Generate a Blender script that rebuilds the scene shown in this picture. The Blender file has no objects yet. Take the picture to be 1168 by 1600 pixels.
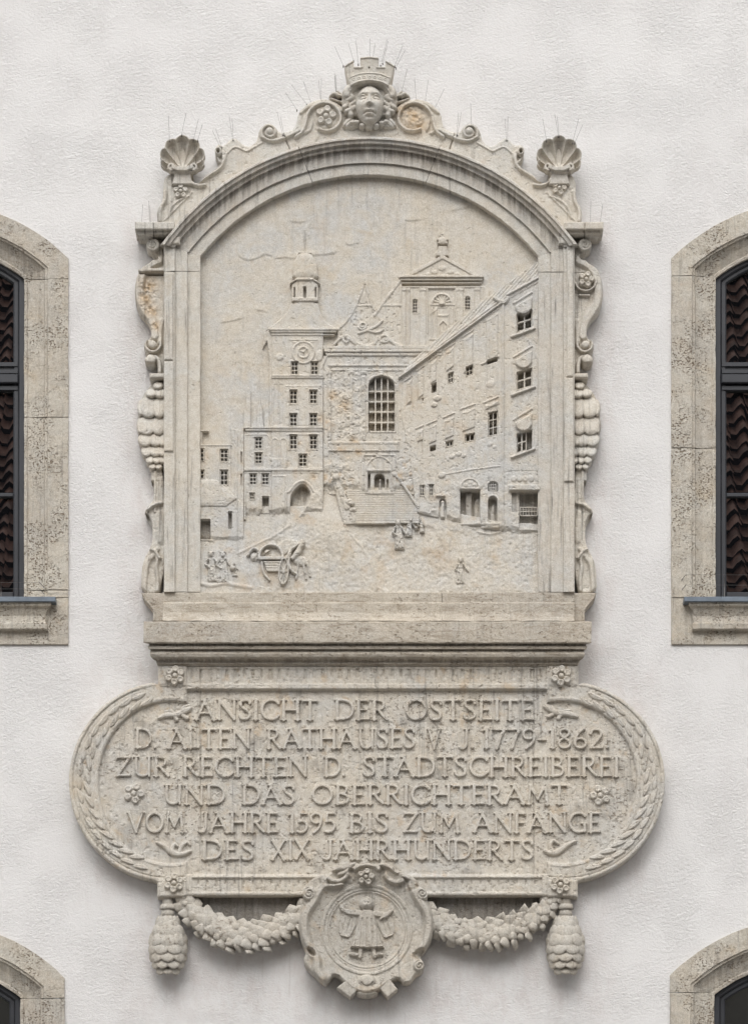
import bpy, bmesh, math, random
import numpy as np
from mathutils import Vector
from mathutils.geometry import tessellate_polygon
random.seed(7)
RNG = np.random.RandomState(11)
sc = bpy.context.scene
col = sc.collection

# ------------------------------------------------------------------ camera, sky, sun, exposure
S = 0.004            # metres per photo pixel on the wall plane
DP = 6000.0          # camera distance in those pixels (24 m)
CX, CPY, CZ = 584.0, 2300.0, 1.6   # the eye stands 1.6 m above the street
cam_d = bpy.data.cameras.new('camera'); cam = bpy.data.objects.new('camera', cam_d); col.objects.link(cam)
cam.location = (0, -DP * S, CZ); cam.rotation_euler = (math.radians(90), 0, 0)
cam_d.sensor_fit = 'VERTICAL'; cam_d.sensor_height = 36.0
cam_d.lens = 36.0 * DP / 1600.0
cam_d.shift_y = (CPY - 800.0) / 1600.0
cam_d.clip_start = 0.1; cam_d.clip_end = 500
sc.camera = cam
SUN_EL, SUN_AZ = math.radians(48), math.radians(187)
w = bpy.data.worlds.new('World'); sc.world = w; w.use_nodes = True
nt = w.node_tree; nt.nodes.clear()
sky = nt.nodes.new('ShaderNodeTexSky'); sky.sky_type = 'NISHITA'; sky.sun_disc = False
sky.sun_elevation = SUN_EL; sky.sun_rotation = SUN_AZ; sky.dust_density = 4.0; sky.air_density = 1.0
hs = nt.nodes.new('ShaderNodeHueSaturation'); hs.inputs['Saturation'].default_value = 0.10
bg = nt.nodes.new('ShaderNodeBackground'); bg.inputs['Strength'].default_value = 0.15
wo = nt.nodes.new('ShaderNodeOutputWorld')
nt.links.new(sky.outputs[0], hs.inputs['Color']); nt.links.new(hs.outputs[0], bg.inputs[0]); nt.links.new(bg.outputs[0], wo.inputs[0])
sun_d = bpy.data.lights.new('sun', 'SUN'); sun = bpy.data.objects.new('sun', sun_d); col.objects.link(sun)
sun_d.energy = 0.5; sun_d.angle = math.radians(70); sun_d.color = (1.0, 0.975, 0.94)
# the sun stands in front of the wall (towards -Y), a little to the left
sdir = Vector((math.cos(SUN_EL) * math.sin(SUN_AZ), math.cos(SUN_EL) * math.cos(SUN_AZ), math.sin(SUN_EL)))
sun.rotation_euler = sdir.to_track_quat('Z', 'Y').to_euler()
sun.location = sdir * 60
sc.render.engine = 'CYCLES'
sc.view_settings.view_transform = 'Standard'; sc.view_settings.look = 'None'
sc.view_settings.gamma = 1.0; sc.view_settings.exposure = 0.44; sc.view_settings.use_curve_mapping = False

# ------------------------------------------------------------------ materials
def new_mat(name):
    m = bpy.data.materials.new(name); m.use_nodes = True
    t = m.node_tree; t.nodes.clear()
    out = t.nodes.new('ShaderNodeOutputMaterial'); b = t.nodes.new('ShaderNodeBsdfPrincipled')
    t.links.new(b.outputs[0], out.inputs[0]); return m, t, b
def nd(t, k, **kw):
    n = t.nodes.new(k)
    for a, v in kw.items(): setattr(n, a, v)
    return n
def pos(t, sx=1, sy=1, sz=1, off=(0, 0, 0)):
    g = nd(t, 'ShaderNodeNewGeometry'); m = nd(t, 'ShaderNodeMapping')
    m.inputs['Scale'].default_value = (sx, sy, sz); m.inputs['Location'].default_value = off
    t.links.new(g.outputs['Position'], m.inputs['Vector']); return m.outputs[0]
def noise(t, v, scale, detail=4, rough=0.55, dist=0.0):
    n = nd(t, 'ShaderNodeTexNoise'); n.inputs['Scale'].default_value = scale; n.inputs['Detail'].default_value = detail
    n.inputs['Roughness'].default_value = rough; n.inputs['Distortion'].default_value = dist
    t.links.new(v, n.inputs['Vector']); return n.outputs['Fac']
def ramp(t, f, a, b, va=0.0, vb=1.0):
    r = nd(t, 'ShaderNodeMapRange'); r.interpolation_type = 'SMOOTHSTEP'
    r.inputs[1].default_value = a; r.inputs[2].default_value = b; r.inputs[3].default_value = va; r.inputs[4].default_value = vb
    t.links.new(f, r.inputs[0]); return r.outputs[0]
def math_(t, op, a, b):
    n = nd(t, 'ShaderNodeMath', operation=op)
    for i, v in enumerate((a, b)):
        if isinstance(v, (int, float)): n.inputs[i].default_value = v
        else: t.links.new(v, n.inputs[i])
    return n.outputs[0]
def mix(t, f, a, b, mode='MIX'):
    n = nd(t, 'ShaderNodeMix', data_type='RGBA', blend_type=mode)
    if isinstance(f, (int, float)): n.inputs[0].default_value = f
    else: t.links.new(f, n.inputs[0])
    for i, v in ((6, a), (7, b)):
        if isinstance(v, tuple): n.inputs[i].default_value = (*v, 1)
        else: t.links.new(v, n.inputs[i])
    return n.outputs[2]
def bump(t, b, h, strength, dist, prev=None):
    n = nd(t, 'ShaderNodeBump'); n.inputs['Strength'].default_value = strength; n.inputs['Distance'].default_value = dist
    t.links.new(h, n.inputs['Height'])
    if prev is not None: t.links.new(prev, n.inputs['Normal'])
    t.links.new(n.outputs[0], b.inputs['Normal']); return n.outputs[0]

def stone_mat(name, ca, cb, cc, pit=0.5, pit_lo=0.62, streak=0.5, veins=0.0, orange=0.3, bstr=0.6, pitscale=55):
    m, t, b = new_mat(name)
    p = pos(t)
    big = ramp(t, noise(t, p, 1.6, 5, 0.6, 0.4), 0.38, 0.62)
    mid = ramp(t, noise(t, p, 7.0, 6, 0.65, 0.6), 0.35, 0.68)
    c = mix(t, big, ca, cb); c = mix(t, math_(t, 'MULTIPLY', mid, 0.6), c, cc)
    # fine grain
    gr = noise(t, p, 160, 3, 0.7); c = mix(t, 0.8, c, mix(t, ramp(t, gr, 0.3, 0.7), (0.28, 0.28, 0.28), (0.70, 0.70, 0.70)), 'SOFT_LIGHT')
    g2 = noise(t, pos(t, off=(8, 2, 5)), 34, 5, 0.75, 0.5); c = mix(t, 0.5, c, mix(t, ramp(t, g2, 0.36, 0.64), (0.36, 0.35, 0.34), (0.64, 0.65, 0.66)), 'SOFT_LIGHT')
    # ochre patches
    och = math_(t, 'MULTIPLY', ramp(t, noise(t, pos(t, off=(3, 1, 7)), 4.5, 6, 0.7, 0.8), 0.56, 0.74), orange)
    c = mix(t, och, c, (0.50, 0.40, 0.27))
    # rain streaks running down, soot blotches
    st = ramp(t, noise(t, pos(t, 42, 6, 2.6, off=(5, 0, 2)), 1.0, 5, 0.7, 0.2), 0.50, 0.72)
    sm = ramp(t, noise(t, pos(t, off=(9, 4, 1)), 1.6, 3, 0.5), 0.42, 0.60)
    c = mix(t, math_(t, 'MULTIPLY', math_(t, 'MULTIPLY', st, sm), streak), c, (0.20, 0.185, 0.165))
    bl = ramp(t, noise(t, pos(t, off=(2, 8, 3)), 11.0, 7, 0.75, 1.0), 0.60, 0.78)
    c = mix(t, math_(t, 'MULTIPLY', bl, 0.42 * streak + 0.1), c, (0.24, 0.22, 0.19))
    if veins:
        v = ramp(t, noise(t, pos(t, 3.0, 3, 13), 1.6, 8, 0.75, 1.6), 0.46, 0.66)
        c = mix(t, math_(t, 'MULTIPLY', v, veins), c, (0.25, 0.205, 0.155))
    # pits, in clusters
    clus = ramp(t, noise(t, pos(t, off=(1, 1, 6)), 5.0, 4, 0.6), 0.42, 0.60)
    pn = ramp(t, noise(t, pos(t, 1, 1, 1.4), pitscale, 2, 0.5, 0.15), pit_lo, pit_lo + 0.07)
    pm = math_(t, 'MULTIPLY', pn, clus)
    c = mix(t, math_(t, 'MULTIPLY', pm, pit), c, (0.19, 0.145, 0.10))
    # freshly broken or patched stone, where the attribute says so
    at = nd(t, 'ShaderNodeAttribute', attribute_name='stain')
    c = mix(t, math_(t, 'MULTIPLY', at.outputs['Fac'], ramp(t, noise(t, p, 38, 5, 0.7), 0.30, 0.62, 0.45, 0.95)), c, (0.50, 0.37, 0.235))
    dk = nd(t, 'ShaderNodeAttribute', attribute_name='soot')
    c = mix(t, math_(t, 'MULTIPLY', dk.outputs['Fac'], ramp(t, noise(t, pos(t, 40, 5, 4), 1.0, 5, 0.7), 0.32, 0.62, 0.1, 0.9)), c, (0.13, 0.115, 0.10))  # streaky dirt, and shade painted into openings and recesses
    if name in ('frame_limestone', 'pitted_travertine', 'veined_limestone'):      # every block has its own tone
        oi = nd(t, 'ShaderNodeObjectInfo'); c = mix(t, 0.5, c, mix(t, oi.outputs['Random'], (0.42, 0.42, 0.43), (0.58, 0.57, 0.545)), 'SOFT_LIGHT')
    t.links.new(c, b.inputs['Base Color']); b.inputs['Roughness'].default_value = 0.93; b.inputs['Specular IOR Level'].default_value = 0.2
    h = math_(t, 'SUBTRACT', math_(t, 'ADD', math_(t, 'MULTIPLY', noise(t, p, 90, 4, 0.7), 0.45), math_(t, 'MULTIPLY', noise(t, p, 22, 4, 0.6), 0.8)), math_(t, 'MULTIPLY', pm, 0.9))
    bump(t, b, h, bstr, 0.010)
    return m
A_, B_, C_ = (0.60, 0.565, 0.50), (0.535, 0.525, 0.49), (0.55, 0.50, 0.42)
M_PANEL = stone_mat('weathered_limestone', (0.585, 0.544, 0.477), (0.532, 0.521, 0.496), (0.585, 0.521, 0.424), 0.30, 0.66, 0.30, 0, 0.45, 0.55)
M_FRAME = stone_mat('frame_limestone', (0.600, 0.562, 0.495), (0.543, 0.527, 0.489), (0.563, 0.505, 0.428), 0.35, 0.66, 1.0, 0, 0.28, 0.55)
M_LEDGE = stone_mat('veined_limestone', (0.538, 0.486, 0.410), (0.466, 0.435, 0.385), (0.446, 0.392, 0.321), 0.6, 0.60, 0.5, 0.6, 0.15, 0.75)
M_TEXT = stone_mat('tablet_limestone', (0.606, 0.562, 0.487), (0.537, 0.514, 0.472), (0.557, 0.494, 0.408), 0.6, 0.60, 0.65, 0, 0.35, 0.7)
M_CARVE = stone_mat('carved_limestone', (0.548, 0.506, 0.439), (0.490, 0.465, 0.419), (0.454, 0.409, 0.347), 0.55, 0.60, 0.6, 0, 0.25, 0.7)
M_TRAV = stone_mat('pitted_travertine', (0.563, 0.526, 0.457), (0.474, 0.442, 0.390), (0.516, 0.453, 0.369), 0.85, 0.560, 0.55, 0, 0.40, 1.0, 74)
M_DARKBACK = stone_mat('shaded_dirty_stone', (0.33, 0.31, 0.28), (0.28, 0.27, 0.25), (0.25, 0.22, 0.18), 0.6, 0.60, 0.9, 0, 0.1, 0.7)  # dirt and the shade of the recess both in the colour

def plaster():
    m, t, b = new_mat('white_roughcast')
    p = pos(t)
    f = ramp(t, noise(t, p, 0.9, 5, 0.6), 0.35, 0.65)
    c = mix(t, f, (0.765, 0.752, 0.738), (0.745, 0.728, 0.715))
    f2 = ramp(t, noise(t, pos(t, 3, 1, 1), 2.2, 6, 0.7), 0.48, 0.78)
    c = mix(t, math_(t, 'MULTIPLY', f2, 0.35), c, (0.67, 0.64, 0.62))
    sp = ramp(t, noise(t, pos(t, off=(4, 4, 4)), 70, 2, 0.5), 0.74, 0.80)
    c = mix(t, math_(t, 'MULTIPLY', sp, 0.5), c, (0.45, 0.40, 0.36))
    # pinkish darker band on the render close round the old carving, run-off streaks below
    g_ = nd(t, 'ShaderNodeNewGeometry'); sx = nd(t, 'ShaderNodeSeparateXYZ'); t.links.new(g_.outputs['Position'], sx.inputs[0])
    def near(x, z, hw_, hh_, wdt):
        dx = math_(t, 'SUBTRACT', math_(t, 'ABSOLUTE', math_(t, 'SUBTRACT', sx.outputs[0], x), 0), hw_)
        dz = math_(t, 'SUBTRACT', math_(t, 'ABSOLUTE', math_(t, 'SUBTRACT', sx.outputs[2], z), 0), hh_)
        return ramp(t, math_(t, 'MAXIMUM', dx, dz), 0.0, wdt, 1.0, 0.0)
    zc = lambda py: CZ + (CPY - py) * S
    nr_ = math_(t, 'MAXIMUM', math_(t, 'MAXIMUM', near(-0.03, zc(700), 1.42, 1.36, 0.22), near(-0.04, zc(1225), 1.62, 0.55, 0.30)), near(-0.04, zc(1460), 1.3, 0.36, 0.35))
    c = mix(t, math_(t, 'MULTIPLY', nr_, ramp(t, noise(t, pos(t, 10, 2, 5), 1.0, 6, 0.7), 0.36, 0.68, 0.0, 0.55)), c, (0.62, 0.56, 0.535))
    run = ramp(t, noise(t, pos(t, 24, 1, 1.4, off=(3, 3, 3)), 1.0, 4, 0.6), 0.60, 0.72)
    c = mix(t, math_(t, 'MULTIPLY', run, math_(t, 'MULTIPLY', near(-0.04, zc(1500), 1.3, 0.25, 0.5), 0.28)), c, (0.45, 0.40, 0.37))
    t.links.new(c, b.inputs['Base Color']); b.inputs['Roughness'].default_value = 0.95; b.inputs['Specular IOR Level'].default_value = 0.15
    a = noise(t, pos(t, 44, 44, 62), 1.0, 4, 0.70, 0.8)
    a2 = noise(t, pos(t, 90, 90, 140, off=(2, 0, 1)), 1.0, 3, 0.6, 0.3)
    sel = ramp(t, noise(t, pos(t, off=(7, 0, 2)), 3.0, 3, 0.5), 0.35, 0.65, 0.35, 1.0)
    h = math_(t, 'ADD', math_(t, 'MULTIPLY', ramp(t, a, 0.30, 0.70), sel), math_(t, 'MULTIPLY', a2, 0.65))
    bump(t, b, h, 0.66, 0.0064)
    return m
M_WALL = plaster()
def simple(name, c, rough=0.6, metal=0.0, var=0.15, scale=12.0, bstr=0.0, spec=0.5, ior=None):
    m, t, b = new_mat(name)
    f = noise(t, pos(t), scale, 4, 0.6)
    cc = mix(t, ramp(t, f, 0.3, 0.7), tuple(x * (1 - var) for x in c), tuple(min(1, x * (1 + var)) for x in c))
    t.links.new(cc, b.inputs['Base Color']); b.inputs['Roughness'].default_value = rough; b.inputs['Metallic'].default_value = metal
    b.inputs['Specular IOR Level'].default_value = spec
    if ior: b.inputs['IOR'].default_value = ior
    if bstr: bump(t, b, noise(t, pos(t), scale * 6, 3, 0.6), bstr, 0.004)
    return m
M_SASH = simple('anthracite_paint', (0.032, 0.034, 0.040), 0.42, 0, 0.15, 6)
M_SHADOWGAP = simple('shadow_black', (0.010, 0.010, 0.012), 0.7)
M_ZINC = simple('painted_sheet_metal', (0.16, 0.19, 0.225), 0.45, 0.4, 0.2, 9)
M_WIRE = simple('dull_steel_wire', (0.20, 0.19, 0.18), 0.5, 0.7)
M_GLASS = simple('dark_window_glass', (0.006, 0.006, 0.007), 0.0, 0, 0.1, 3, 0, 0.5, 2.7)
M_ROOF = simple('clay_roof_tile', (0.25, 0.135, 0.10), 0.8, 0, 0.5, 2.5, 0.4)
M_HOUSE = simple('ochre_render', (0.30, 0.29, 0.25), 0.9, 0, 0.1, 2.0)
M_ROAD = simple('grey_paving', (0.20, 0.19, 0.18), 0.9, 0, 0.2, 3.0, 0.3)

# ------------------------------------------------------------------ objects
WL = {}
def V(px, py, d, dm=None):
    """point seen at photo position px,py when it lies dm pixels before the wall; put at depth d."""
    f = 1 - (d if dm is None else dm) / DP
    return Vector(((px - CX) * S * f, -d * S, CZ + (CPY - py) * S * f))
def props(o, label=None, cat=None, group=None, kind=None):
    if label: o['label'] = label
    if cat: o['category'] = cat
    if group: o['group'] = group
    if kind: o['kind'] = kind
    return o
def thing(name, label, cat, at, group=None):
    o = bpy.data.objects.new(name, None); col.objects.link(o); o.empty_display_size = 0.1
    o.location = at; WL[o.name] = Vector(at); return props(o, label, cat, group)
def link(name, me, mat, parent=None, loc=None, **kw):
    o = bpy.data.objects.new(name, me); col.objects.link(o)
    if mat is not None and not me.materials: me.materials.append(mat)
    loc = Vector(loc) if loc is not None else Vector((0, 0, 0))
    WL[o.name] = loc
    if parent is not None: o.parent = parent; o.location = loc - WL[parent.name]
    else: o.location = loc
    return props(o, **kw)
def mesh_from(name, verts, faces, origin, smooth=True, attrs=None):
    me = bpy.data.meshes.new(name)
    v = np.asarray(verts, dtype=np.float64) - np.asarray(origin)
    me.vertices.add(len(v)); me.vertices.foreach_set('co', v.ravel())
    if isinstance(faces, np.ndarray):
        n = len(faces); k = faces.shape[1]
        me.loops.add(n * k); me.polygons.add(n)
        me.loops.foreach_set('vertex_index', faces.astype(np.int32).ravel())
        me.polygons.foreach_set('loop_start', np.arange(0, n * k, k, dtype=np.int32))
        me.polygons.foreach_set('loop_total', np.full(n, k, dtype=np.int32))
    else:
        n = len(faces); tot = [len(f) for f in faces]
        me.loops.add(sum(tot)); me.polygons.add(n)
        me.loops.foreach_set('vertex_index', [i for f in faces for i in f])
        me.polygons.foreach_set('loop_start', np.cumsum([0] + tot[:-1])); me.polygons.foreach_set('loop_total', tot)
    me.polygons.foreach_set('use_smooth', np.full(n, bool(smooth)))
    me.update(calc_edges=True)
    for k2, arr in (attrs or {}).items():
        a = me.attributes.new(k2, 'FLOAT', 'POINT'); a.data.foreach_set('value', np.asarray(arr, dtype=np.float32))
    return me

# ------------------------------------------------------------------ 2D noise and shapes in pixels
_R = RNG.rand(257, 257)
def vnoise(X, Y, s, seed=0):
    x = X / s + seed * 17.3 + 1000; y = Y / s + seed * 9.7 + 1000
    xi = np.floor(x).astype(int); yi = np.floor(y).astype(int); fx = x - xi; fy = y - yi
    fx = fx * fx * (3 - 2 * fx); fy = fy * fy * (3 - 2 * fy)
    g = lambda a, b: _R[a % 257, b % 257]
    return (g(xi, yi) * (1 - fx) + g(xi + 1, yi) * fx) * (1 - fy) + (g(xi, yi + 1) * (1 - fx) + g(xi + 1, yi + 1) * fx) * fy - 0.5
def fnoise(X, Y, s, seed=0, oct_=3):
    r = 0; a = 1
    for k in range(oct_): r = r + a * vnoise(X, Y, s / 2 ** k, seed + k * 3); a *= 0.55
    return r
class Poly:
    def __init__(s, pts, r=0.0):
        s.p = np.array(pts, float); s.r = r
        s.bb = (*s.p.min(0), *s.p.max(0))
    def f(s, X, Y):
        d = np.full(X.shape, 1e9); sg = np.ones(X.shape)
        p = s.p; n = len(p)
        for i in range(n):
            a = p[i]; b = p[i - 1]
            ex, ey = b - a; wx = X - a[0]; wy = Y - a[1]
            t = np.clip((wx * ex + wy * ey) / max(ex * ex + ey * ey, 1e-9), 0, 1)
            bx = wx - ex * t; by = wy - ey * t
            d = np.minimum(d, bx * bx + by * by)
            c1 = Y >= a[1]; c2 = Y < b[1]; c3 = ex * wy > ey * wx
            al = (c1 & c2 & c3) | (~c1 & ~c2 & ~c3)
            sg = np.where(al, -sg, sg)
        return sg * np.sqrt(d) - s.r
def Rect(x0, y0, x1, y1, r=0.0): return Poly([(x0 + r, y0 + r), (x1 - r, y0 + r), (x1 - r, y1 - r), (x0 + r, y1 - r)], r)
class Line:
    def __init__(s, pts, w):
        s.p = np.array(pts, float); w = np.atleast_1d(np.asarray(w, float)); s.w = np.interp(np.linspace(0, 1, len(pts)), np.linspace(0, 1, len(w)), w) if len(w) > 1 else np.full(len(pts), w[0])
        m = s.w.max(); a = s.p.min(0) - m; b = s.p.max(0) + m; s.bb = (a[0], a[1], b[0], b[1])
    def f(s, X, Y):
        d = np.full(X.shape, 1e9); p = s.p
        for i in range(len(p) - 1):
            a = p[i]; e = p[i + 1] - a; wx = X - a[0]; wy = Y - a[1]
            t = np.clip((wx * e[0] + wy * e[1]) / max(e @ e, 1e-9), 0, 1)
            d = np.minimum(d, np.hypot(wx - e[0] * t, wy - e[1] * t) - (s.w[i] * (1 - t) + s.w[i + 1] * t))
        return d
class Ell:
    def __init__(s, cx, cy, rx, ry=None, rot=0.0):
        s.c = (cx, cy); s.rx = rx; s.ry = ry or rx; s.a = math.radians(rot); m = max(s.rx, s.ry)
        s.bb = (cx - m, cy - m, cx + m, cy + m)
    def f(s, X, Y):
        dx = X - s.c[0]; dy = Y - s.c[1]; ca, sa = math.cos(s.a), math.sin(s.a)
        u = (dx * ca + dy * sa) / s.rx; v = (-dx * sa + dy * ca) / s.ry
        k = np.hypot(u, v); g = np.hypot(u / s.rx, v / s.ry)
        return np.where(k < 1e-6, -min(s.rx, s.ry), k * (k - 1) / np.maximum(g, 1e-9))
def arc(cx, cy, r, a0, a1, n=16, ry=None):
    ry = ry or r
    return [(cx + r * math.cos(math.radians(a0 + (a1 - a0) * i / n)), cy - ry * math.sin(math.radians(a0 + (a1 - a0) * i / n))) for i in range(n + 1)]
def spiral(cx, cy, r0, r1, a0, turns, n=40):
    """angles grow counter-clockwise in the picture; radius goes r0 -> r1"""
    return [(cx + (r0 + (r1 - r0) * k / n) * math.cos(math.radians(a0) + turns * 2 * math.pi * k / n),
             cy - (r0 + (r1 - r0) * k / n) * math.sin(math.radians(a0) + turns * 2 * math.pi * k / n)) for k in range(n + 1)]
def smooth_pts(pts, it=2, closed=False):
    p = [tuple(q) for q in pts]
    for _ in range(it):
        o = []
        n = len(p)
        rng = range(n) if closed else range(n - 1)
        if not closed: o.append(p[0])
        for i in rng:
            a = p[i]; b = p[(i + 1) % n]
            o.append((a[0] * .75 + b[0] * .25, a[1] * .75 + b[1] * .25)); o.append((a[0] * .25 + b[0] * .75, a[1] * .25 + b[1] * .75))
        if not closed: o.append(p[-1])
        p = o
    return p
class HF:
    """a carved relief: depth over a pixel grid, cut along an outline, with sides going back into what carries it"""
    def __init__(s, x0, y0, x1, y1, res=1.0, base=0.0, full=False):
        nx = int(round((x1 - x0) / res)) + 1; ny = int(round((y1 - y0) / res)) + 1
        s.x0, s.y0, s.res = x0, y0, res
        xs = x0 + np.arange(nx) * res; ys = y0 + np.arange(ny) * res
        s.X, s.Y = np.meshgrid(xs, ys); s.H = np.full(s.X.shape, float(base))
        s.M = np.full(s.X.shape, -1e3 if full else 1e3); s.stain = np.zeros(s.X.shape); s.soot = np.zeros(s.X.shape)
    def sl(s, bb, m=3.0):
        i0 = max(0, int((bb[1] - m - s.y0) / s.res)); i1 = min(s.X.shape[0], int((bb[3] + m - s.y0) / s.res) + 2)
        j0 = max(0, int((bb[0] - m - s.x0) / s.res)); j1 = min(s.X.shape[1], int((bb[2] + m - s.x0) / s.res) + 2)
        return (slice(i0, max(i0, i1)), slice(j0, max(j0, j1)))
    def get(s, sh, m=3.0):
        q = s.sl(sh.bb, m); return q, sh.f(s.X[q], s.Y[q])
    def t(s, d, bev): 
        t = np.clip(0.5 - d / bev, 0, 1); return t * t * (3 - 2 * t)
    def outline(s, sh):
        q, d = s.get(sh, 6); s.M[q] = np.minimum(s.M[q], d); return s
    def cut(s, sh):
        q, d = s.get(sh, 6); s.M[q] = np.maximum(s.M[q], -d); return s
    def plate(s, sh, h, bev=1.5, mask=True):      # absolute height, whichever is higher
        q, d = s.get(sh, 4); t = s.t(d, bev); s.H[q] = np.where(t > 0, np.maximum(s.H[q], s.H[q] * (1 - t) + h * t), s.H[q])
        if mask: s.M[q] = np.minimum(s.M[q], d)
        return s
    def add(s, sh, h, bev=1.5):
        q, d = s.get(sh, 4); s.H[q] += h * s.t(d, bev); return s
    def set(s, sh, h, bev=1.2):
        q, d = s.get(sh, 3); t = s.t(d, bev); s.H[q] = s.H[q] * (1 - t) + h * t; return s
    def dome(s, sh, base, hh, r=None, mask=True, add=False, p=0.5):
        q, d = s.get(sh, 3); rr = r or max(0.5, -d.min() if d.size else 1)
        k = np.clip(-d / rr, 0, 1); z = hh * (1 - (1 - k) ** 2) ** p
        if add: s.H[q] += np.where(d < 0, z, 0)
        else: s.H[q] = np.where(d < 0, np.maximum(s.H[q], base + z), s.H[q])
        if mask: s.M[q] = np.minimum(s.M[q], d)
        return s
    def gauss(s, cx, cy, sx, sy, h, rot=0):
        a = math.radians(rot); dx = s.X - cx; dy = s.Y - cy
        u = (dx * math.cos(a) + dy * math.sin(a)) / sx; v = (-dx * math.sin(a) + dy * math.cos(a)) / sy
        s.H += h * np.exp(-0.5 * (u * u + v * v)); return s
    def rounde(s, w, h):
        t = np.clip(1 + s.M / w, 0, 1); s.H -= h * t * t; return s
    def wear(s, amp=0.5, sc_=9, pits=0.0, seed=0, pth=0.26):
        s.H += amp * fnoise(s.X, s.Y, sc_, seed, 3)
        if pits: s.H -= pits * np.clip((fnoise(s.X, s.Y, 4.0, seed + 5, 2) - pth) / 0.12, 0, 1)
        return s
    def mesh(s, name, d0=0.0, base=0.0, local=False, skirt=True):
        M = s.M; ny, nx = M.shape
        ins = M < 0
        cell = ins[:-1, :-1] | ins[1:, :-1] | ins[:-1, 1:] | ins[1:, 1:]
        gy, gx = np.gradient(M, s.res); gl = np.maximum(np.hypot(gx, gy), 1e-6)
        mv = np.where((M > 0) & (M < 3 * s.res), M, 0)
        px = s.X - mv * gx / gl; py = s.Y - mv * gy / gl
        used = np.zeros(M.shape, bool)
        used[:-1, :-1] |= cell; used[1:, :-1] |= cell; used[:-1, 1:] |= cell; used[1:, 1:] |= cell
        idx = -np.ones(M.shape, int); idx[used] = np.arange(used.sum())
        f = 1.0 if local else 1 - d0 / DP
        def world(x, y, d):
            if local: return np.stack([x * S, -d * S, -y * S], -1)
            return np.stack([(x - CX) * S * f, -d * S, CZ + (CPY - y) * S * f], -1)
        vx, vy, vh = px[used], py[used], s.H[used]
        verts = world(vx, vy, vh)
        i, j = np.nonzero(cell)
        faces = np.stack([idx[i, j], idx[i + 1, j], idx[i + 1, j + 1], idx[i, j + 1]], -1)
        st, so = s.stain[used], s.soot[used]
        if skirt:
            pc = np.pad(cell, 1)
            E = []
            # a -> b directions keep the solid on the left so that side faces look outward
            top = pc[1:-1, 1:-1] & ~pc[:-2, 1:-1]; a, b = np.nonzero(top); E.append(np.stack([idx[a, b + 1], idx[a, b]], -1))
            bot = pc[1:-1, 1:-1] & ~pc[2:, 1:-1]; a, b = np.nonzero(bot); E.append(np.stack([idx[a + 1, b], idx[a + 1, b + 1]], -1))
            lef = pc[1:-1, 1:-1] & ~pc[1:-1, :-2]; a, b = np.nonzero(lef); E.append(np.stack([idx[a, b], idx[a + 1, b]], -1))
            rig = pc[1:-1, 1:-1] & ~pc[1:-1, 2:]; a, b = np.nonzero(rig); E.append(np.stack([idx[a + 1, b + 1], idx[a, b + 1]], -1))
            E = np.concatenate(E)
            uq, inv = np.unique(E.ravel(), return_inverse=True); inv = inv.reshape(E.shape)
            n0 = len(verts); k = len(uq)
            t_ = verts[uq]; b_ = t_.copy(); b_[:, 1] = -base * S
            verts = np.concatenate([verts, t_, b_]); st = np.concatenate([st, st[uq], st[uq]]); so = np.concatenate([so, so[uq], so[uq]])
            ta, tb = n0 + inv[:, 0], n0 + inv[:, 1]
            faces = np.concatenate([faces, np.stack([ta, ta + k, tb + k, tb], -1)])
        org = np.zeros(3) if local else np.array([(vx.mean() - CX) * S * f, -base * S, CZ + (CPY - vy.mean()) * S * f])
        at = {}
        if st.max() > 0: at['stain'] = st
        if so.max() > 0: at['soot'] = so
        me = mesh_from(name, verts, faces, org, True, at); return me, org
    def build(s, name, mat, parent, d0, base, **kw):
        me, org = s.mesh(name, d0, base); return link(name, me, mat, parent, org, **kw)
def profile_strip(name, mat, parent, rows, closed=False, smooth=False, jit=0.25, soot=None, **kw):
    """rows: list (along the length) of lists (across the profile) of world points"""
    R = np.array([[tuple(p) for p in r] for r in rows]); n, m, _ = R.shape
    R = R + (RNG.rand(*R.shape) - 0.5) * jit * S * 2
    v = R.reshape(-1, 3); F = []
    for a in range(n - 1):
        for b in range(m - 1):
            F.append((a * m + b, a * m + b + 1, (a + 1) * m + b + 1, (a + 1) * m + b))
    F.append(tuple(range(m - 1, -1, -1))); F.append(tuple((n - 1) * m + b for b in range(m)))
    me = mesh_from(name, v, F, v.mean(0), smooth, {'soot': np.tile([(soot or {}).get(b, 0.0) for b in range(m)], n)} if soot else None)
    bm = bmesh.new(); bm.from_mesh(me); bmesh.ops.recalc_face_normals(bm, faces=bm.faces); bm.to_mesh(me); bm.free()
    if smooth:
        me.polygons.foreach_set('use_smooth', np.ones(len(me.polygons), bool))
    return link(name, me, mat, parent, v.mean(0), **kw)
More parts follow.
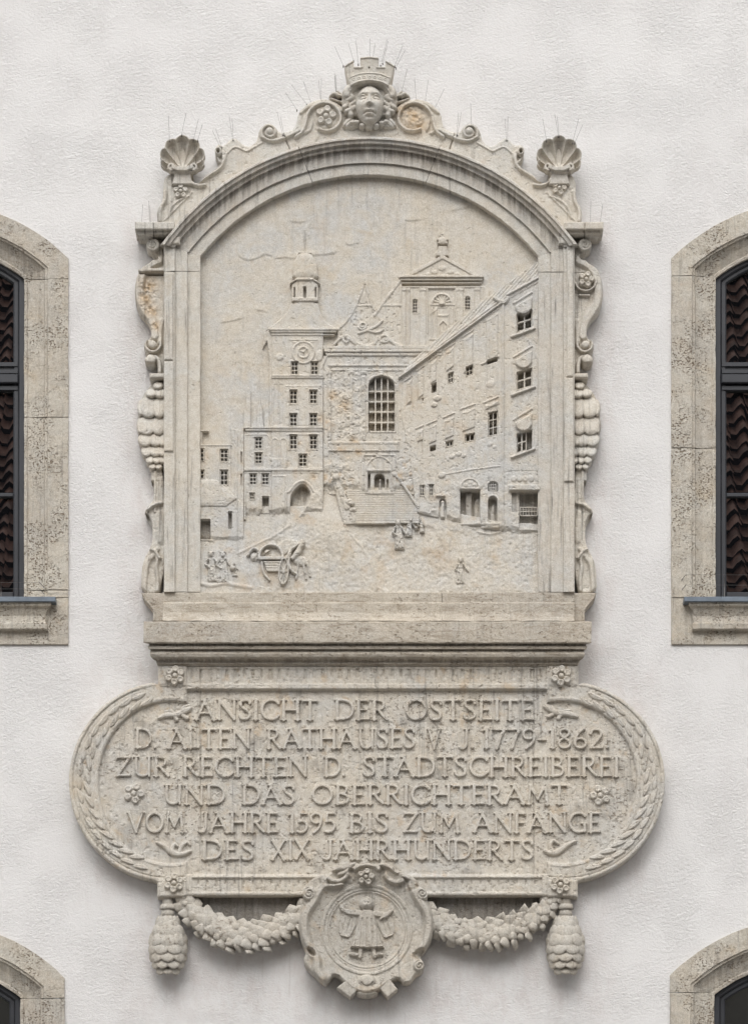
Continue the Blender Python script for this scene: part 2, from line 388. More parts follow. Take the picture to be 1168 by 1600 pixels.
class Boxes:
    def __init__(s): s.v = []; s.f = []
    def box(s, x0, y0, x1, y1, df, db, dm=None, sk=0.0, ch=0.0):
        """front at depth df, back at depth db; sk = slope (dy over dx) of the horizontals"""
        dm = df if dm is None else dm; b = len(s.v)
        q = [(x0, y0), (x0, y1), (x1, y1 + sk * (x1 - x0)), (x1, y0 + sk * (x1 - x0))]
        if ch:
            qi = [(x0 + ch, y0 + ch), (x0 + ch, y1 - ch), (x1 - ch, y1 + sk * (x1 - x0) - ch), (x1 - ch, y0 + sk * (x1 - x0) + ch)]
            for p in qi: s.v.append(V(*p, df, dm))
            for p in q: s.v.append(V(*p, df - ch, dm))
            for p in q: s.v.append(V(*p, db, dm))
            s.f.append((b, b + 1, b + 2, b + 3))
            for o in (0, 4):
                for k in range(4): s.f.append((b + o + k, b + o + 4 + k, b + o + 4 + (k + 1) % 4, b + o + (k + 1) % 4))
            s.f.append((b + 11, b + 10, b + 9, b + 8))
        else:
            for p in q: s.v.append(V(*p, df, dm))
            for p in q: s.v.append(V(*p, db, dm))
            s.f.append((b, b + 1, b + 2, b + 3))
            for k in range(4): s.f.append((b + k, b + 4 + k, b + 4 + (k + 1) % 4, b + (k + 1) % 4))
            s.f.append((b + 7, b + 6, b + 5, b + 4))
        return s
    def build(s, name, mat, parent, **kw):
        v = np.array([tuple(p) for p in s.v]); o = v.mean(0)
        return link(name, mesh_from(name, v, s.f, o, False), mat, parent, o, **kw)

# ------------------------------------------------------------------ the wall with its window openings
def win_pts(cx, hw, cy, R, ybot, n=14, flip=1):
    a = math.asin(hw / R)
    p = [(cx - hw, ybot)] + [(cx + R * math.sin(-a + 2 * a * k / n), cy - R * math.cos(-a + 2 * a * k / n)) for k in range(n + 1)] + [(cx + hw, ybot)]
    return p
WINS = [(-106, 0), (1261, 0), (-112, 1124), (1259, 1120)]
def make_wall():
    x0, x1, y0, y1 = -1900, 3050, -1100, 2698
    nx, ny = 100, 76
    # grid of verts is not needed; outline with holes, then a dense inner band is enough for the stain attribute
    outer = [V(x0, y0, 0), V(x1, y0, 0), V(x1, y1, 0), V(x0, y1, 0)]
    holes = []
    for cx, dy in WINS:
        yb = 1000 + dy
        pts = win_pts(cx, 205, 615 + dy, 292, yb)
        holes.append([V(px, py, 0) for px, py in pts])
    loops = [outer] + holes
    flat = [v for l in loops for v in l]
    tri = tessellate_polygon([[Vector((v.x, v.z, 0)) for v in l] for l in loops])
    me = mesh_from('wall', [tuple(v) for v in flat], [tuple(t) for t in tri], (0, 0, 0), False)
    bm = bmesh.new(); bm.from_mesh(me)
    for f in bm.faces:
        f.normal_update()
        if f.normal.y > 0: f.normal_flip()
    bm.to_mesh(me); bm.free()
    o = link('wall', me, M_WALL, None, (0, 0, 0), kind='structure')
    return o
make_wall()
gb = mesh_from('ground', [(-150, 0.3, 0), (150, 0.3, 0), (150, -160, 0), (-150, -160, 0)], [(0, 3, 2, 1)], (0, 0, 0), False)
link('ground', gb, M_ROAD, None, (0, 0, 0), kind='structure')

# ------------------------------------------------------------------ windows
def arch_at(cx, hw, cy, R, o, f):
    """point of the arch ring at offset o, f from 0 (left spring) to 1 (right spring)"""
    a = math.asin((hw + o) / (R + o)); t = -a + 2 * a * f
    return cx + (R + o) * math.sin(t), cy - (R + o) * math.cos(t)
def window(cx, dy, label, side):
    hw, R, cy = 144, 231, 615 + dy
    t = thing('window', label, 'window', V(cx, 930 + dy, 0), 'stone framed windows in the white wall')
    # stone: flat outer face, fillet, hollow splay into the reveal    (offset, depth, mapped depth)
    prof = [(69, -2, 4), (69, 4, 4), (37, 4.6, 4.6), (36, 1.5, 4.6), (32.5, 1.0, 1.0), (31, -2.5, 1), (20, -9, -6), (6, -13, -12), (4, -11, -11), (0, -12, -12), (0, -34, -12)]
    if side > 0: jy = [(431 + dy, 700 + dy), (700 + dy, 1007 + dy)]
    else: jy = [(436 + dy, 652 + dy), (652 + dy, 922 + dy)]
    for k, (f0, f1) in enumerate(((0, 0.5), (0.5, 1))):
        rows = []
        for q in range(13):
            f = f0 + (f1 - f0) * q / 12; f = min(max(f, 0.0), 1.0)
            if q == 0 and k == 1: f += 0.0015
            if q == 12 and k == 0: f -= 0.0015
            rows.append([V(*arch_at(cx, hw, cy, R, o, f), d, dm) for o, d, dm in prof])
        # short straight leg down to the joint
        leg = [V(cx + (-1 if k == 0 else 1) * (hw + o), jy[0][0] - 0.8, d, dm) for o, d, dm in prof]
        rows = [leg] + rows if k == 0 else rows + [leg]
        profile_strip('surround_block', M_TRAV, t, rows, jit=0.45, soot={5: .5, 6: .45, 7: .3})  # splay of the arch stones darker, in streaks
    jl = [(jy[0][0], jy[0][1]), (jy[0][1], 934 + dy)] if side > 0 else [(jy[0][0], jy[0][1]), (jy[0][1], 922 + dy), (922 + dy, 934 + dy)]
    for sx in (-1, 1):
        for (a, b) in jl:
            rows = []; n = max(3, int((b - a) / 18))
            for q in range(n + 1):
                y = a + 0.3 + (b - a - 1.1) * q / n
                rows.append([V(cx + sx * (hw + o), y, d, dm) for o, d, dm in prof])
            profile_strip('surround_block', M_TRAV, t, rows, jit=0.55)
    Boxes().box(cx - hw - 69, 934.6 + dy, cx + hw + 69, 1007 + dy, 4, -36, 4, ch=0.8).build('apron', M_TRAV, t)
    # sill moulding and sheet metal cover
    x0, x1 = cx - 186, cx + 186
    rows = []
    sp = [(940, -2, 22, 0), (940, 22, 22, 0), (946, 21, 21, 1), (950, 15, 15, 5), (962, 10, 10, 9), (972, 13, 13, 9), (974, 17, 17, 6), (982, 16, 16, 6), (984, 4, 16, 6), (984, -2, 16, 6)]
    for q in range(25):
        fr = q / 24
        rows.append([V(x0 + i + (x1 - x0 - 2 * i) * fr, y + dy, d, dm) for y, d, dm, i in sp])
    sill = profile_strip('sill', M_TRAV, t, rows, jit=0.3)
    mz = Boxes().box(cx - 193, 932 + dy, cx + 193, 940 + dy, 27, -24, 27, ch=1.0).build('sill_cover', M_ZINC, t)
    # sash frames
    def ring(name, o0, o1, d0, d1, mat):
        pr = [(o0, d1, d0), (o0, d0, d0), (o1 + 2, d0, d0), (o1, d0 - 2, d0), (o1, d1, d0)]
        rows = [[V(cx - hw - o, 936 + dy, d, dm) for o, d, dm in pr]]
        for q in range(25): rows.append([V(*arch_at(cx, hw, cy, R, o, q / 24), d, dm) for o, d, dm in pr])
        rows.append([V(cx + hw + o, 936 + dy, d, dm) for o, d, dm in pr])
        return profile_strip(name, mat, t, rows, jit=0)
    ring('outer_frame', 1, -9, -20, -40, M_SASH)
    ring('sash', -9.5, -17, -25, -40, M_SASH)
    tb = Boxes()
    tb.box(cx - hw + 10, 566 + dy, cx + hw - 10, 572 + dy, -23, -40).box(cx - hw + 10, 577 + dy, cx + hw - 10, 583 + dy, -21, -40)
    tb.box(cx - hw + 10, 572.5 + dy, cx + hw - 10, 576.5 + dy, -27, -40)
    tb.box(cx - hw + 9.3, 584 + dy, cx + hw - 9.3, 598 + dy, -16, -40, ch=1.5).box(cx - hw + 10, 603 + dy, cx + hw - 10, 609 + dy, -23, -40)
    tb.build('transom', M_SASH, t)
    Boxes().box(cx - hw + 10, 598.3 + dy, cx + hw - 10, 602.7 + dy, -30, -40).build('shadow_gap', M_SHADOWGAP, t)  # black strip standing for the shade in the transom gap
    Boxes().box(cx - 9, 609.5 + dy, cx + 9, 936 + dy, -22, -40, ch=1.5).build('mullion', M_SASH, t)
    Boxes().box(cx - 8, 400 + dy, cx + 8, 565.5 + dy, -22.5, -40, ch=1.5).build('mullion', M_SASH, t)
    for yb in ((770,) if True else ()):
        for sx in (-1, 1):
            xa, xb = sorted((cx + sx * 9.5, cx + sx * (hw - 17)))
            Boxes().box(xa, yb + dy, xb, yb + 6 + dy, -26, -36, ch=1).build('glazing_bar', M_SASH, t)
    for sx in (-1, 1):
        xa, xb = sorted((cx + sx * 9.5, cx + sx * (hw - 17)))
        Boxes().box(xa, 925 + dy, xb, 936 + dy, -25, -40, ch=1).build('bottom_rail', M_SASH, t)
        for (ya, yb) in ((609.5, 769.5), (776.5, 924.5)):
            Boxes().box(xa - 1, ya + dy, xb + 1, yb + dy, -33, -35).build('pane', M_GLASS, t)
        # upper light follows the arch
        pts = [(cx + sx * 7, 566.5 + dy)]
        R2 = R - 15
        for q in range(9):
            xx = 7 + (hw - 16 - 7) * q / 8; pts.append((cx + sx * xx, cy - math.sqrt(R2 * R2 - xx * xx)))
        pts.append((cx + sx * (hw - 16), 566.5 + dy))
        vv = [V(px, py, -33) for px, py in pts] + [V(px, py, -35, -33) for px, py in pts]; n = len(pts)
        ff = [tuple(range(n)), tuple(range(2 * n - 1, n - 1, -1))] + [(k, (k + 1) % n, n + (k + 1) % n, n + k) for k in range(n)]
        a = np.array([tuple(v) for v in vv]); me = mesh_from('pane', a, ff, a.mean(0), False)
        bm = bmesh.new(); bm.from_mesh(me); bmesh.ops.recalc_face_normals(bm, faces=bm.faces); bm.to_mesh(me); bm.free()
        link('pane', me, M_GLASS, t, a.mean(0))
    # unseen dark sheet behind, so that nothing shines through
    Boxes().box(cx - hw - 40, cy - R - 40, cx + hw + 40, 1000 + dy, -60, -62, -33).build('dark_backing', M_SHADOWGAP, t)
    return t
window(-106, 0, 'arched window with dark frame at the left edge level with the relief, metal sill below', -1)
window(1261, 0, 'arched window with dark frame at the right edge level with the relief, metal sill below', 1)
window(-112, 1124, 'arched window top at the lower left corner, below the left end of the inscription', -1)
window(1259, 1120, 'arched window top at the lower right corner, below the right end of the inscription', 1)

# ------------------------------------------------------------------ opposite house, seen in the panes
def opposite():
    t = thing('opposite_house', 'house across the street with steep brown tiled roof, seen mirrored in the window panes', 'house', (0, -29, 0))
    v = [(-22, -29, 0), (22, -29, 0), (22, -29, 11.7), (-22, -29, 11.7), (-22, -39, 0), (22, -39, 0), (22, -39, 11.7), (-22, -39, 11.7)]
    f = [(3, 2, 1, 0), (4, 5, 6, 7), (0, 1, 5, 4), (1, 2, 6, 5), (2, 3, 7, 6), (3, 0, 4, 7)]
    a = np.array(v, float); link('house_wall', mesh_from('house_wall', a, f, a.mean(0), False), M_HOUSE, t, a.mean(0))
    # tiles: rows climbing at 45 degrees, every tile an S curve lifted at its lower edge
    c45 = math.sqrt(0.5); wt, lt = 0.30, 0.36; verts = []; faces = []
    prof = [(0.0, 0.02), (0.15, -0.05), (0.42, -0.06), (0.6, 0.03), (0.8, 0.085), (1.0, 0.02)]
    nr, nc = 48, 146
    for r in range(nr):
        for c in range(nc):
            x = (c - nc / 2) * wt + random.uniform(-.02, .02); u0 = r * lt + (.5 * lt if c % 2 else 0) + random.uniform(-.03, .03); b = len(verts); k = random.uniform(-.03, .02)
            for (u, lift) in ((u0 - 0.03, 0.10 + k), (u0 + lt, 0.0)):
                for (q, h) in prof:
                    hh = h + lift
                    verts.append((x + q * wt * 1.04, -28.7 - u * c45 + hh * c45, 11.7 + u * c45 + hh * c45))
            for q in range(5): faces.append((b + q, b + q + 1, b + 7 + q, b + 6 + q))
    a = np.array(verts); me = mesh_from('roof_tiles', a, faces, a.mean(0), True)
    link('roof_tiles', me, M_ROOF, t, a.mean(0), kind='stuff')
    e = nr * lt * c45
    v = [(-22, -28.85, 11.6), (22, -28.85, 11.6), (22, -28.85 - e, 11.6 + e), (-22, -28.85 - e, 11.6 + e)]
    a = np.array(v, float); link('roof', mesh_from('roof', a, [(0, 1, 2, 3)], a.mean(0), False), simple('dark_battens', (0.03, 0.02, 0.016), 0.9), t, a.mean(0))
opposite()

# ------------------------------------------------------------------ the big arched relief
G_MEM = None
relief = thing('arched_relief', 'large arched stone relief of an old town square set on the white wall', 'relief', V(576, 970, 0))
FCX, FHW, FCY, FR = 576.5, 263.5, 609.0, 336.0
def fp(o, f):
    a = math.asin((FHW + o) / (FR + o)); t = -a + 2 * a * f
    return FCX + (FR + o) * math.sin(t), FCY - (FR + o) * math.cos(t)
# (offset, depth, mapped depth)
P_ARC = [(0, 18, 34), (0, 34, 34), (1, 34.6, 34.6), (18, 34.6, 34.6), (18, 38, 38), (19, 39, 39), (33, 39, 39), (39, 41, 41), (40, 45, 45), (41, 46.5, 46.5), (46, 47, 47), (48, 50, 50), (49, 53, 53), (54, 53.5, 53.5), (56, 57, 57), (58.5, 57, 57), (59.5, 56, 56), (64, 36, 50), (64, 20, 50)]
P_JMB = [(0, 18, 34), (0, 34, 34), (1, 34.6, 34.6), (19, 34.6, 34.6), (20, 38, 38), (21, 39, 39), (38.5, 39, 39), (39.5, 43, 43), (40.5, 44.2, 44.2), (55, 44.2, 44.2), (56.5, 43.5, 43.5), (57, 42, 43.5), (57, 4, 43.5)]
P_JMB2 = [(o if o < 38 else o + 3.5 if o < 50 else o, d, dm) for o, d, dm in P_JMB]
cuts = [0.0, 0.352, 0.648, 1.0]
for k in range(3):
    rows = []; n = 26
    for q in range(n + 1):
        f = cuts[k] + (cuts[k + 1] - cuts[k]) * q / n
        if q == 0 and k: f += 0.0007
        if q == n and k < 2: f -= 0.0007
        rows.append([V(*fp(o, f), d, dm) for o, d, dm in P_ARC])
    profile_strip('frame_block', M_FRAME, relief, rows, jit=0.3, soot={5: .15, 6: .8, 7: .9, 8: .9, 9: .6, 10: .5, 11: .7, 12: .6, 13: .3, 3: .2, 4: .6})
for sx in (-1, 1):
    ys = [(None, 424), (424, 925)] if sx < 0 else [(None, 425), (425, 925)]
    for (a, b) in ys:
        rows = []; n = 30 if a else 4
        for q in range(n + 1):
            r = []
            pr = P_JMB
            for o, d, dm in pr:
                ya = a + 0.5 if a else fp(o, 0)[1]
                y = ya + (b - 0.4 - ya) * q / n
                x = FCX + sx * (FHW + o)
                r.append(V(x, y, d, dm))
            rows.append(r)
        profile_strip('frame_block', M_FRAME, relief, rows, jit=0.4)
# thin raised fillet stones on the outer strips
for (x0, y0, x1, y1) in ((256.6, 426, 270.5, 562), (256.2, 564.5, 271.2, 705), (880.6, 590, 895.5, 752), (884.6, 376, 895, 588)):
    Boxes().box(x0, y0, x1, y1, 47.5, 40, ch=1.4).build('frame_fillet', M_FRAME, relief)
# horizontal cornice ends, two stones each
for sx in (-1, 1):
    def mx(x): return x if sx < 0 else 1153 - x
    for (xa, xb, d) in ((211, 239.5, 60), (240, 273, 57)):
        a, b = sorted((mx(xa), mx(xb)))
        bb = Boxes().box(a, 346.5, b, 358, d, 2, ch=1.2)
        bb.box(a + (4 if sx < 0 and xa < 230 else 0.4), 358.2, b - (4 if sx > 0 and xa < 230 else 0.4), 365, d - 8, 2, ch=1)
        bb.box(a + (8 if sx < 0 and xa < 230 else .8), 365.2, b - (8 if sx > 0 and xa < 230 else .8), 369, d - 18, 2, ch=1)
        bb.build('cornice_block', M_FRAME, relief)
    a, b = sorted((mx(267), mx(281)))
    Boxes().box(a, 369, b, 381, 50, 30, ch=2).build('cornice_block', M_FRAME, relief)

# base rail under the panel: three courses
bl = [(925.6, 16, 38), (925.6, 38, 38), (926.6, 38.6, 38.6), (941, 38.6, 38.6), (942, 40.2, 40.2), (943, 41, 41), (957, 41, 41), (959, 41.5, 41.5), (964, 43.5, 43.5), (967, 46.5, 46.5), (970, 52, 52), (970, 20, 52)]
for (xa, xb) in ((254.5, 457.8), (458.1, 689.8), (690.1, 896.5)):
    rows = []
    for q in range(25):
        x = xa + (xb - xa) * q / 24; rows.append([V(x, y, d, dm) for y, d, dm in bl])
    profile_strip('base_block', M_LEDGE, relief, rows, jit=0.35)

# ---- background sheet with sky, clouds, and the sloping rubble ground
h = HF(309, 270, 843, 930, 1.35, 20, True)
h.M = np.maximum(-1e3, Poly([(309, 930), (309, 396)] + [(FCX + 339 * math.sin(t), FCY - 339 * math.cos(t)) for t in np.linspace(-0.905, 0.905, 40)] + [(843, 396), (843, 930)]).f(h.X, h.Y))
g = np.clip((h.Y - 770) / 150, 0, 1); h.H += 9 * g ** 0.8
h.H += 0.7 * fnoise(h.X, h.Y, 60, 1, 3) + 0.35 * fnoise(h.X, h.Y, 12, 2, 3)
def cloud(pts, w=12, hh=1.5):
    """a soft-topped bank whose lower edge is sharp"""
    p = smooth_pts(pts, 2); sh = Line(p, w); q = h.sl(sh.bb, 8); X, Y = h.X[q], h.Y[q]
    px = np.array(p); yl = np.interp(X, px[:, 0], px[:, 1]); inx = (X > px[0, 0] - 3) & (X < px[-1, 0] + 3)
    ed = np.clip((X - px[0, 0]) / 8, 0, 1) * np.clip((px[-1, 0] - X) / 8, 0, 1)
    dd = yl - Y
    z = np.where((dd > -0.9) & inx, np.exp(-np.maximum(dd, 0) / w) * np.clip((dd + 0.9) / 1.8, 0, 1), 0)
    h.H[q] += hh * z * ed
for c in ([(369, 396), (378, 404), (392, 407), (404, 402), (414, 396), (430, 402)], [(425, 405), (445, 401), (462, 405), (486, 398), (510, 398), (530, 392)],
          [(535, 378), (545, 384), (556, 380), (563, 375)], [(452, 346), (462, 347), (480, 346)], [(629, 343), (640, 345), (652, 344), (662, 342)],
          [(395, 481), (405, 486), (420, 487)], [(340, 505), (360, 502), (385, 495)], [(515, 440), (522, 446), (530, 438)], [(700, 330), (722, 326), (745, 318)]):
    cloud(c)
gm = np.clip((h.Y - 800) / 25, 0, 1) * np.clip((h.X - 360) / 60, 0.35, 1)
h.H += gm * (0.8 * fnoise(h.X, h.Y, 26, 4, 3) + 1.1 * fnoise(h.X, h.Y, 4.2, 6, 2) - 2.4 * np.clip(fnoise(h.X, h.Y, 3.6, 9, 2) - 0.30, 0, 0.6) * 2)
# worn kerbs and cart tracks
h.add(Line(smooth_pts([(537, 820), (552, 842), (566, 856), (575, 872), (584, 894), (588, 924)]), 1.4), 2.0, 2)
h.add(Poly(smooth_pts([(537, 820), (552, 842), (566, 856), (575, 872), (584, 894), (588, 926), (700, 926), (690, 830), (640, 815)], 1, True)), -1.4, 4)
h.add(Line(smooth_pts([(372, 866), (400, 852), (430, 838), (452, 822)]), 1.2), 1.8, 3)
h.add(Line(smooth_pts([(314, 913), (330, 918), (350, 912), (368, 916), (392, 920)]), 2.5), 2.0, 3)
h.add(Line(smooth_pts([(745, 832), (765, 836), (780, 832)]), 1.6), 2.2, 3)
h.add(Line(smooth_pts([(690, 822), (705, 870), (715, 915)]), 12), 0.8, 14)
h.gauss(738, 823, 34, 6, 1.5); h.gauss(512, 822, 26, 30, 5.0, -25); h.gauss(545, 870, 18, 40, 3.0, -30); h.gauss(650, 850, 26, 16, 2.5); h.gauss(400, 890, 60, 12, 1.2)
h.wear(0.25, 7, 0.7, 3, 0.46)
rr = fnoise(h.X, h.Y, 30, 12, 3)
h.soot[:] = 0.5 * np.clip((FCY - np.hypot(h.X - FCX, (h.Y - FCY)) * 1.0 + 336 - 18 - FCY) * -1 / 14, 0, 1) * (h.Y < 420) * np.clip(rr + 0.35, 0, 1) * 0.9  # blotchy darker band along the arch edge
h.stain[:] = 0.42 * np.clip((fnoise(h.X, h.Y, 26, 14, 4) - 0.25) / 0.3, 0, 1) * (h.Y > 740) + 0.30 * np.clip((fnoise(h.X, h.Y, 60, 15, 4) - 0.25) / 0.3, 0, 1)
# the sheet is cut back behind the houses, so that their window openings are really deep
for p in ([(428, 590), (500, 590), (500, 790), (428, 790)], [(387, 680), (440, 680), (440, 790), (387, 790)], [(459, 448), (494, 448), (494, 466), (459, 466)], [(452, 545), (500, 545), (500, 600), (452, 600)], [(313, 700), (363, 700), (363, 842), (313, 842)], [(512, 585), (620, 585), (620, 760), (512, 760)],
          [(642, 464), (738, 464), (738, 491), (642, 491)], [(634, 602), (780, 492), (841, 466), (841, 818), (784, 815), (700, 798), (655, 778), (641, 716)]): h.set(Poly(p), 1.0, 2)
h.build('background_panel', M_PANEL, relief, 22, 0.5)

def bars(parent, x0, y0, x1, y1, nx, ny, d, sk=0.0, w=1.1, fr=1.3):
    """small carved casement: frame, uprights and cross bars of one little window"""
    b = Boxes()
    b.box(x0, y0, x0 + fr, y1, d, d - 8, sk=0, ch=0.2); b.box(x1 - fr, y0 + sk * (x1 - x0), x1, y1 + sk * (x1 - x0), d, d - 8)
    b.box(x0, y0, x1, y0 + fr, d - 0.2, d - 8, d, sk=sk); b.box(x0, y1 - fr, x1, y1, d - 0.2, d - 8, d, sk=sk)
    for k in range(1, nx):
        x = x0 + (x1 - x0) * k / nx; b.box(x - w / 2, y0 + sk * (x - x0), x + w / 2, y1 + sk * (x - x0), d - 0.1, d - 8, d)
    for k in range(1, ny):
        y = y0 + (y1 - y0) * k / ny; b.box(x0, y - w / 2, x1, y + w / 2, d - 0.3, d - 8, d, sk=sk)
    return b.build('window', M_PANEL, parent)
def hole(hf, x0, y0, x1, y1, sk=0.0, depth=9, frame=0.0, bev=0.9):
    p = Poly([(x0, y0), (x1, y0 + sk * (x1 - x0)), (x1, y1 + sk * (x1 - x0)), (x0, y1)])
    if frame: hf.add(Poly([(x0 - 1.6, y0 - 1.6), (x1 + 1.6, y0 - 1.6 + sk * (x1 - x0)), (x1 + 1.6, y1 + 1.6 + sk * (x1 - x0)), (x0 - 1.6, y1 + 1.6)]), frame, 0.9)
    hf.set(p, depth, bev); q, dd = hf.get(p, 1); hf.soot[q] = np.maximum(hf.soot[q], np.where(dd < 0, 0.55, 0))  # shade inside the opening painted darker, on top of its carved depth

# ---- small houses at the left edge
t = thing('carved_house', None, None, V(336, 855, 20)); t.parent = relief; t.location = V(336, 855, 20) - WL[relief.name]
h = HF(308, 668, 384, 858, 0.75, 24)
h.plate(Poly([(308, 695), (361, 695), (361, 760), (372, 780), (381, 788), (381, 850), (308, 850)]), 27, 1.2)
h.plate(Rect(308, 674, 316.5, 697), 27, 1); h.plate(Rect(312, 671.5, 326, 674.5), 29, 1)
h.plate(Rect(308, 694, 361.5, 696.5), 28.2, 1)
h.plate(Poly([(361, 668), (381, 672), (381, 790), (361, 782)]), 25, 1)
for x in (366, 371, 377): h.add(Rect(x, 672, x + 1.4, 790), -0.9, 1)
h.plate(Poly([(308, 750), (338, 750), (352, 762), (370, 779), (353, 791.5), (308, 791.5)]), 30, 2)
h.add(Poly([(308, 754), (335, 753), (350, 765), (364, 779), (351, 788), (308, 788)]), 1.0, 6)
h.plate(Poly([(308, 792), (352, 792), (370, 781), (372, 845), (308, 850)]), 28.2, 1)
h.add(Rect(308, 843, 334, 846), 1.6, 1.2)
h.add(Rect(357, 700, 361, 750), -0.6, 2)
for (a, b, c, d_) in ((306, 700.5, 319, 721), (344, 701.5, 356.3, 721.7), (306, 734, 319, 748), (344, 734, 356.3, 758)): hole(h, a, b, c, d_, 0, 13, 0.7)
hole(h, 311.6, 811.5, 328.6, 842, 0, 14, 0.8); hole(h, 356.8, 799.5, 362, 826, 0, 15, 0.5)
for (x, y) in ((376, 705), (376, 740), (381, 735)): hole(h, x, y, x + 2.2, y + 17, 0, 19)
h.H -= 5 * np.clip((h.Y - 838 + 6 * fnoise(h.X, h.Y, 12, 5, 2)) / 10, 0, 1); h.wear(0.45, 9, 0.8, 5, 0.36); h.rounde(1.5, 1)
h.stain[:] += 0.35 * np.clip((fnoise(h.X, h.Y, 18, 24, 3) - 0.3) / 0.3, 0, 1)
h.build('house_front', M_PANEL, t, 28, 16)
for (a, b, c, d_, nx, ny) in ((344, 701.5, 356.3, 721.7, 2, 3), (344, 734, 356.3, 758, 2, 3), (308, 700.5, 319, 721, 2, 3), (308, 734, 319, 748, 2, 2)): bars(t, a, b, c, d_, nx, ny, 25)

# ---- clock tower with its bulbous roof
t = thing('carved_clock_tower', None, None, V(465, 805, 20)); t.parent = relief; t.location = V(465, 805, 20) - WL[relief.name]
h = HF(376, 356, 530, 812, 0.75, 22)
h.plate(Line([(475.5, 358), (475.5, 394)], 1.0), 24.6, 1); h.plate(Ell(475.5, 372, 2), 24, 1)
dm = smooth_pts([(467, 395), (486, 395), (492, 404), (496, 414), (498, 438), (456, 438), (457, 414), (461, 404)], 1, True)
h.plate(Poly(dm), 26.5, 1.5); h.dome(Poly(dm), 26, 6, 14); h.add(Line([(476, 397), (476, 436)], .6), .7, 1); h.add(Line([(467, 399), (464, 415), (464, 436)], .6), .7, 1); h.add(Line([(486, 399), (489, 415), (489, 436)], .6), .7, 1); h.plate(Rect(466, 393, 487, 396), 28.5, 1)
h.plate(Poly([(452.5, 445), (452.5, 441.5), (463, 435), (489, 435), (500, 441.5), (500, 445), (489, 438.5), (463, 438.5)]), 31, 1)
h.plate(Poly([(455.5, 444), (464, 438), (488, 438), (497, 444), (497, 471), (455.5, 471)]), 28, 1.2)
h.add(Rect(456, 465, 497, 471), 1.0, 1)
for x in (466, 486): h.add(Rect(x - .8, 440, x + .8, 466), -0.8, 1)
bell = smooth_pts([(455, 470), (451, 482), (441, 495), (427, 506), (417, 512), (415, 516), (530, 516), (526, 511), (513, 505), (504, 495), (499, 482), (497, 470)], 1, True)
h.plate(Poly(bell), 26.5, 5)
h.plate(Poly([(412, 520), (420, 513.5), (424, 513.5), (424, 810), (420.5, 810), (420.5, 560), (417, 532), (410, 545)]), 25.5, 1.2)
h.plate(Rect(424, 515, 505, 812), 28, 1)
h.plate(Rect(420.5, 513.5, 527, 517.2), 32, 1); h.plate(Rect(422.5, 517, 525.5, 520), 30.5, 0.8); h.plate(Rect(424, 522, 523, 524.2), 29.6, 0.8)
h.add(Rect(452, 530, 497, 532), 1.0, .8); h.add(Rect(457, 534, 492, 535.5), 0.8, .8)
h.plate(Rect(424, 586, 505, 591.5), 30, 1); h.add(Rect(424, 586.5, 505, 588.5), 0.9, 1)
h.plate(Rect(380, 667, 505, 670.5), 31, 1); h.plate(Rect(383, 670.5, 503, 674), 29.6, 1)
h.plate(Rect(381, 674, 424, 812), 27.2, 1)
h.plate(Rect(381, 731.5, 505, 736), 29.8, 1); h.add(Rect(384, 737.5, 500, 739), 0.8, .8)
# clock face, ring, hands and the small shields beside it
h.plate(Ell(474, 551, 18), 30.2, 1.4); h.add(Ell(474, 551, 15.5), -1.4, 1.0); h.add(Ell(474, 551, 9.6), 1.8, 1.2); h.add(Ell(474, 551, 7.0), -2.0, 1.2)
h.add(Line([(474, 551), (478, 546)], 1.0), 1.8, .8); h.add(Line([(474, 551), (470.5, 549)], 1.0), 1.8, .8); h.add(Line([(474, 541), (474, 561)], 0.6), 0.7, .8)
h.dome(Ell(437, 558, 6), 28, 2.0, 4, False)
h.dome(Ell(499, 556, 5, 9), 28, 2.6, 3, False)
for (xa, xb) in ((428, 434), (436, 442)): h.add(Rect(xa, 600, xb, 664), -1.1, 1.2)
h.add(Poly([(448, 604), (500, 604), (500, 665), (448, 665)]), 0.8, 1); h.add(Line([(447, 603), (501, 603)], 1), 1.1, .9)
h.add(Line([(385, 679), (418, 679), (423, 688), (423, 720)], 1), 1.0, 1)
for xa in (424.5, 437.5):
    h.add(Line([(xa, 727), (xa, 690)] + arc(xa + 5, 690, 5, 180, 0, 8) + [(xa + 10, 727)], .9), 1.1, 1)
h.add(Rect(422, 717, 450, 731), 1.2, 1); h.add(Line([(448, 679), (499, 679)], 1), 1.0, 1)
h.add(Line([(426, 806), (426, 744), (446, 744), (446, 806)], .9), 1.0, 1)
h.add(Line([(446, 800), (447, 770)] + smooth_pts([(452, 768), (460, 757), (472, 750), (484, 757), (490, 768)], 2), 1.6), 1.6, 1.4)
for (xa, xb) in ((452.5, 464.2), (483.5, 495.3)):
    for (ya, yb) in ((565, 585.5), (609.5, 631), (646, 666), (679.5, 702)): hole(h, xa + (2 if ya < 570 else 0), ya, xb + (1.5 if ya < 570 else 0), yb, 0, 13, 0.9)
hole(h, 466.6, 709.5, 479.6, 729, 0, 13, 0.9)
for q in ((398, 683, 409.6, 701), (398, 707, 409.6, 724.5), (389.8, 740, 401, 757.6), (408.9, 740, 420, 757.6), (390.2, 770, 398, 780.6), (409.8, 775.5, 419.8, 799)): hole(h, *q, 0, 13, 0.8)
hole(h, 473.8, 449.5, 478.3, 464.5, 0, 16); h.set(Ell(476, 449.5, 2.2), 16, 1); hole(h, 459, 449, 460.8, 464, 0, 20); hole(h, 492, 449, 493.8, 464, 0, 20)
gate = smooth_pts([(453.5, 806), (453.5, 778), (459, 766), (469, 757), (473.5, 756), (480, 761), (485, 770), (484, 790), (478, 806)], 1, True)
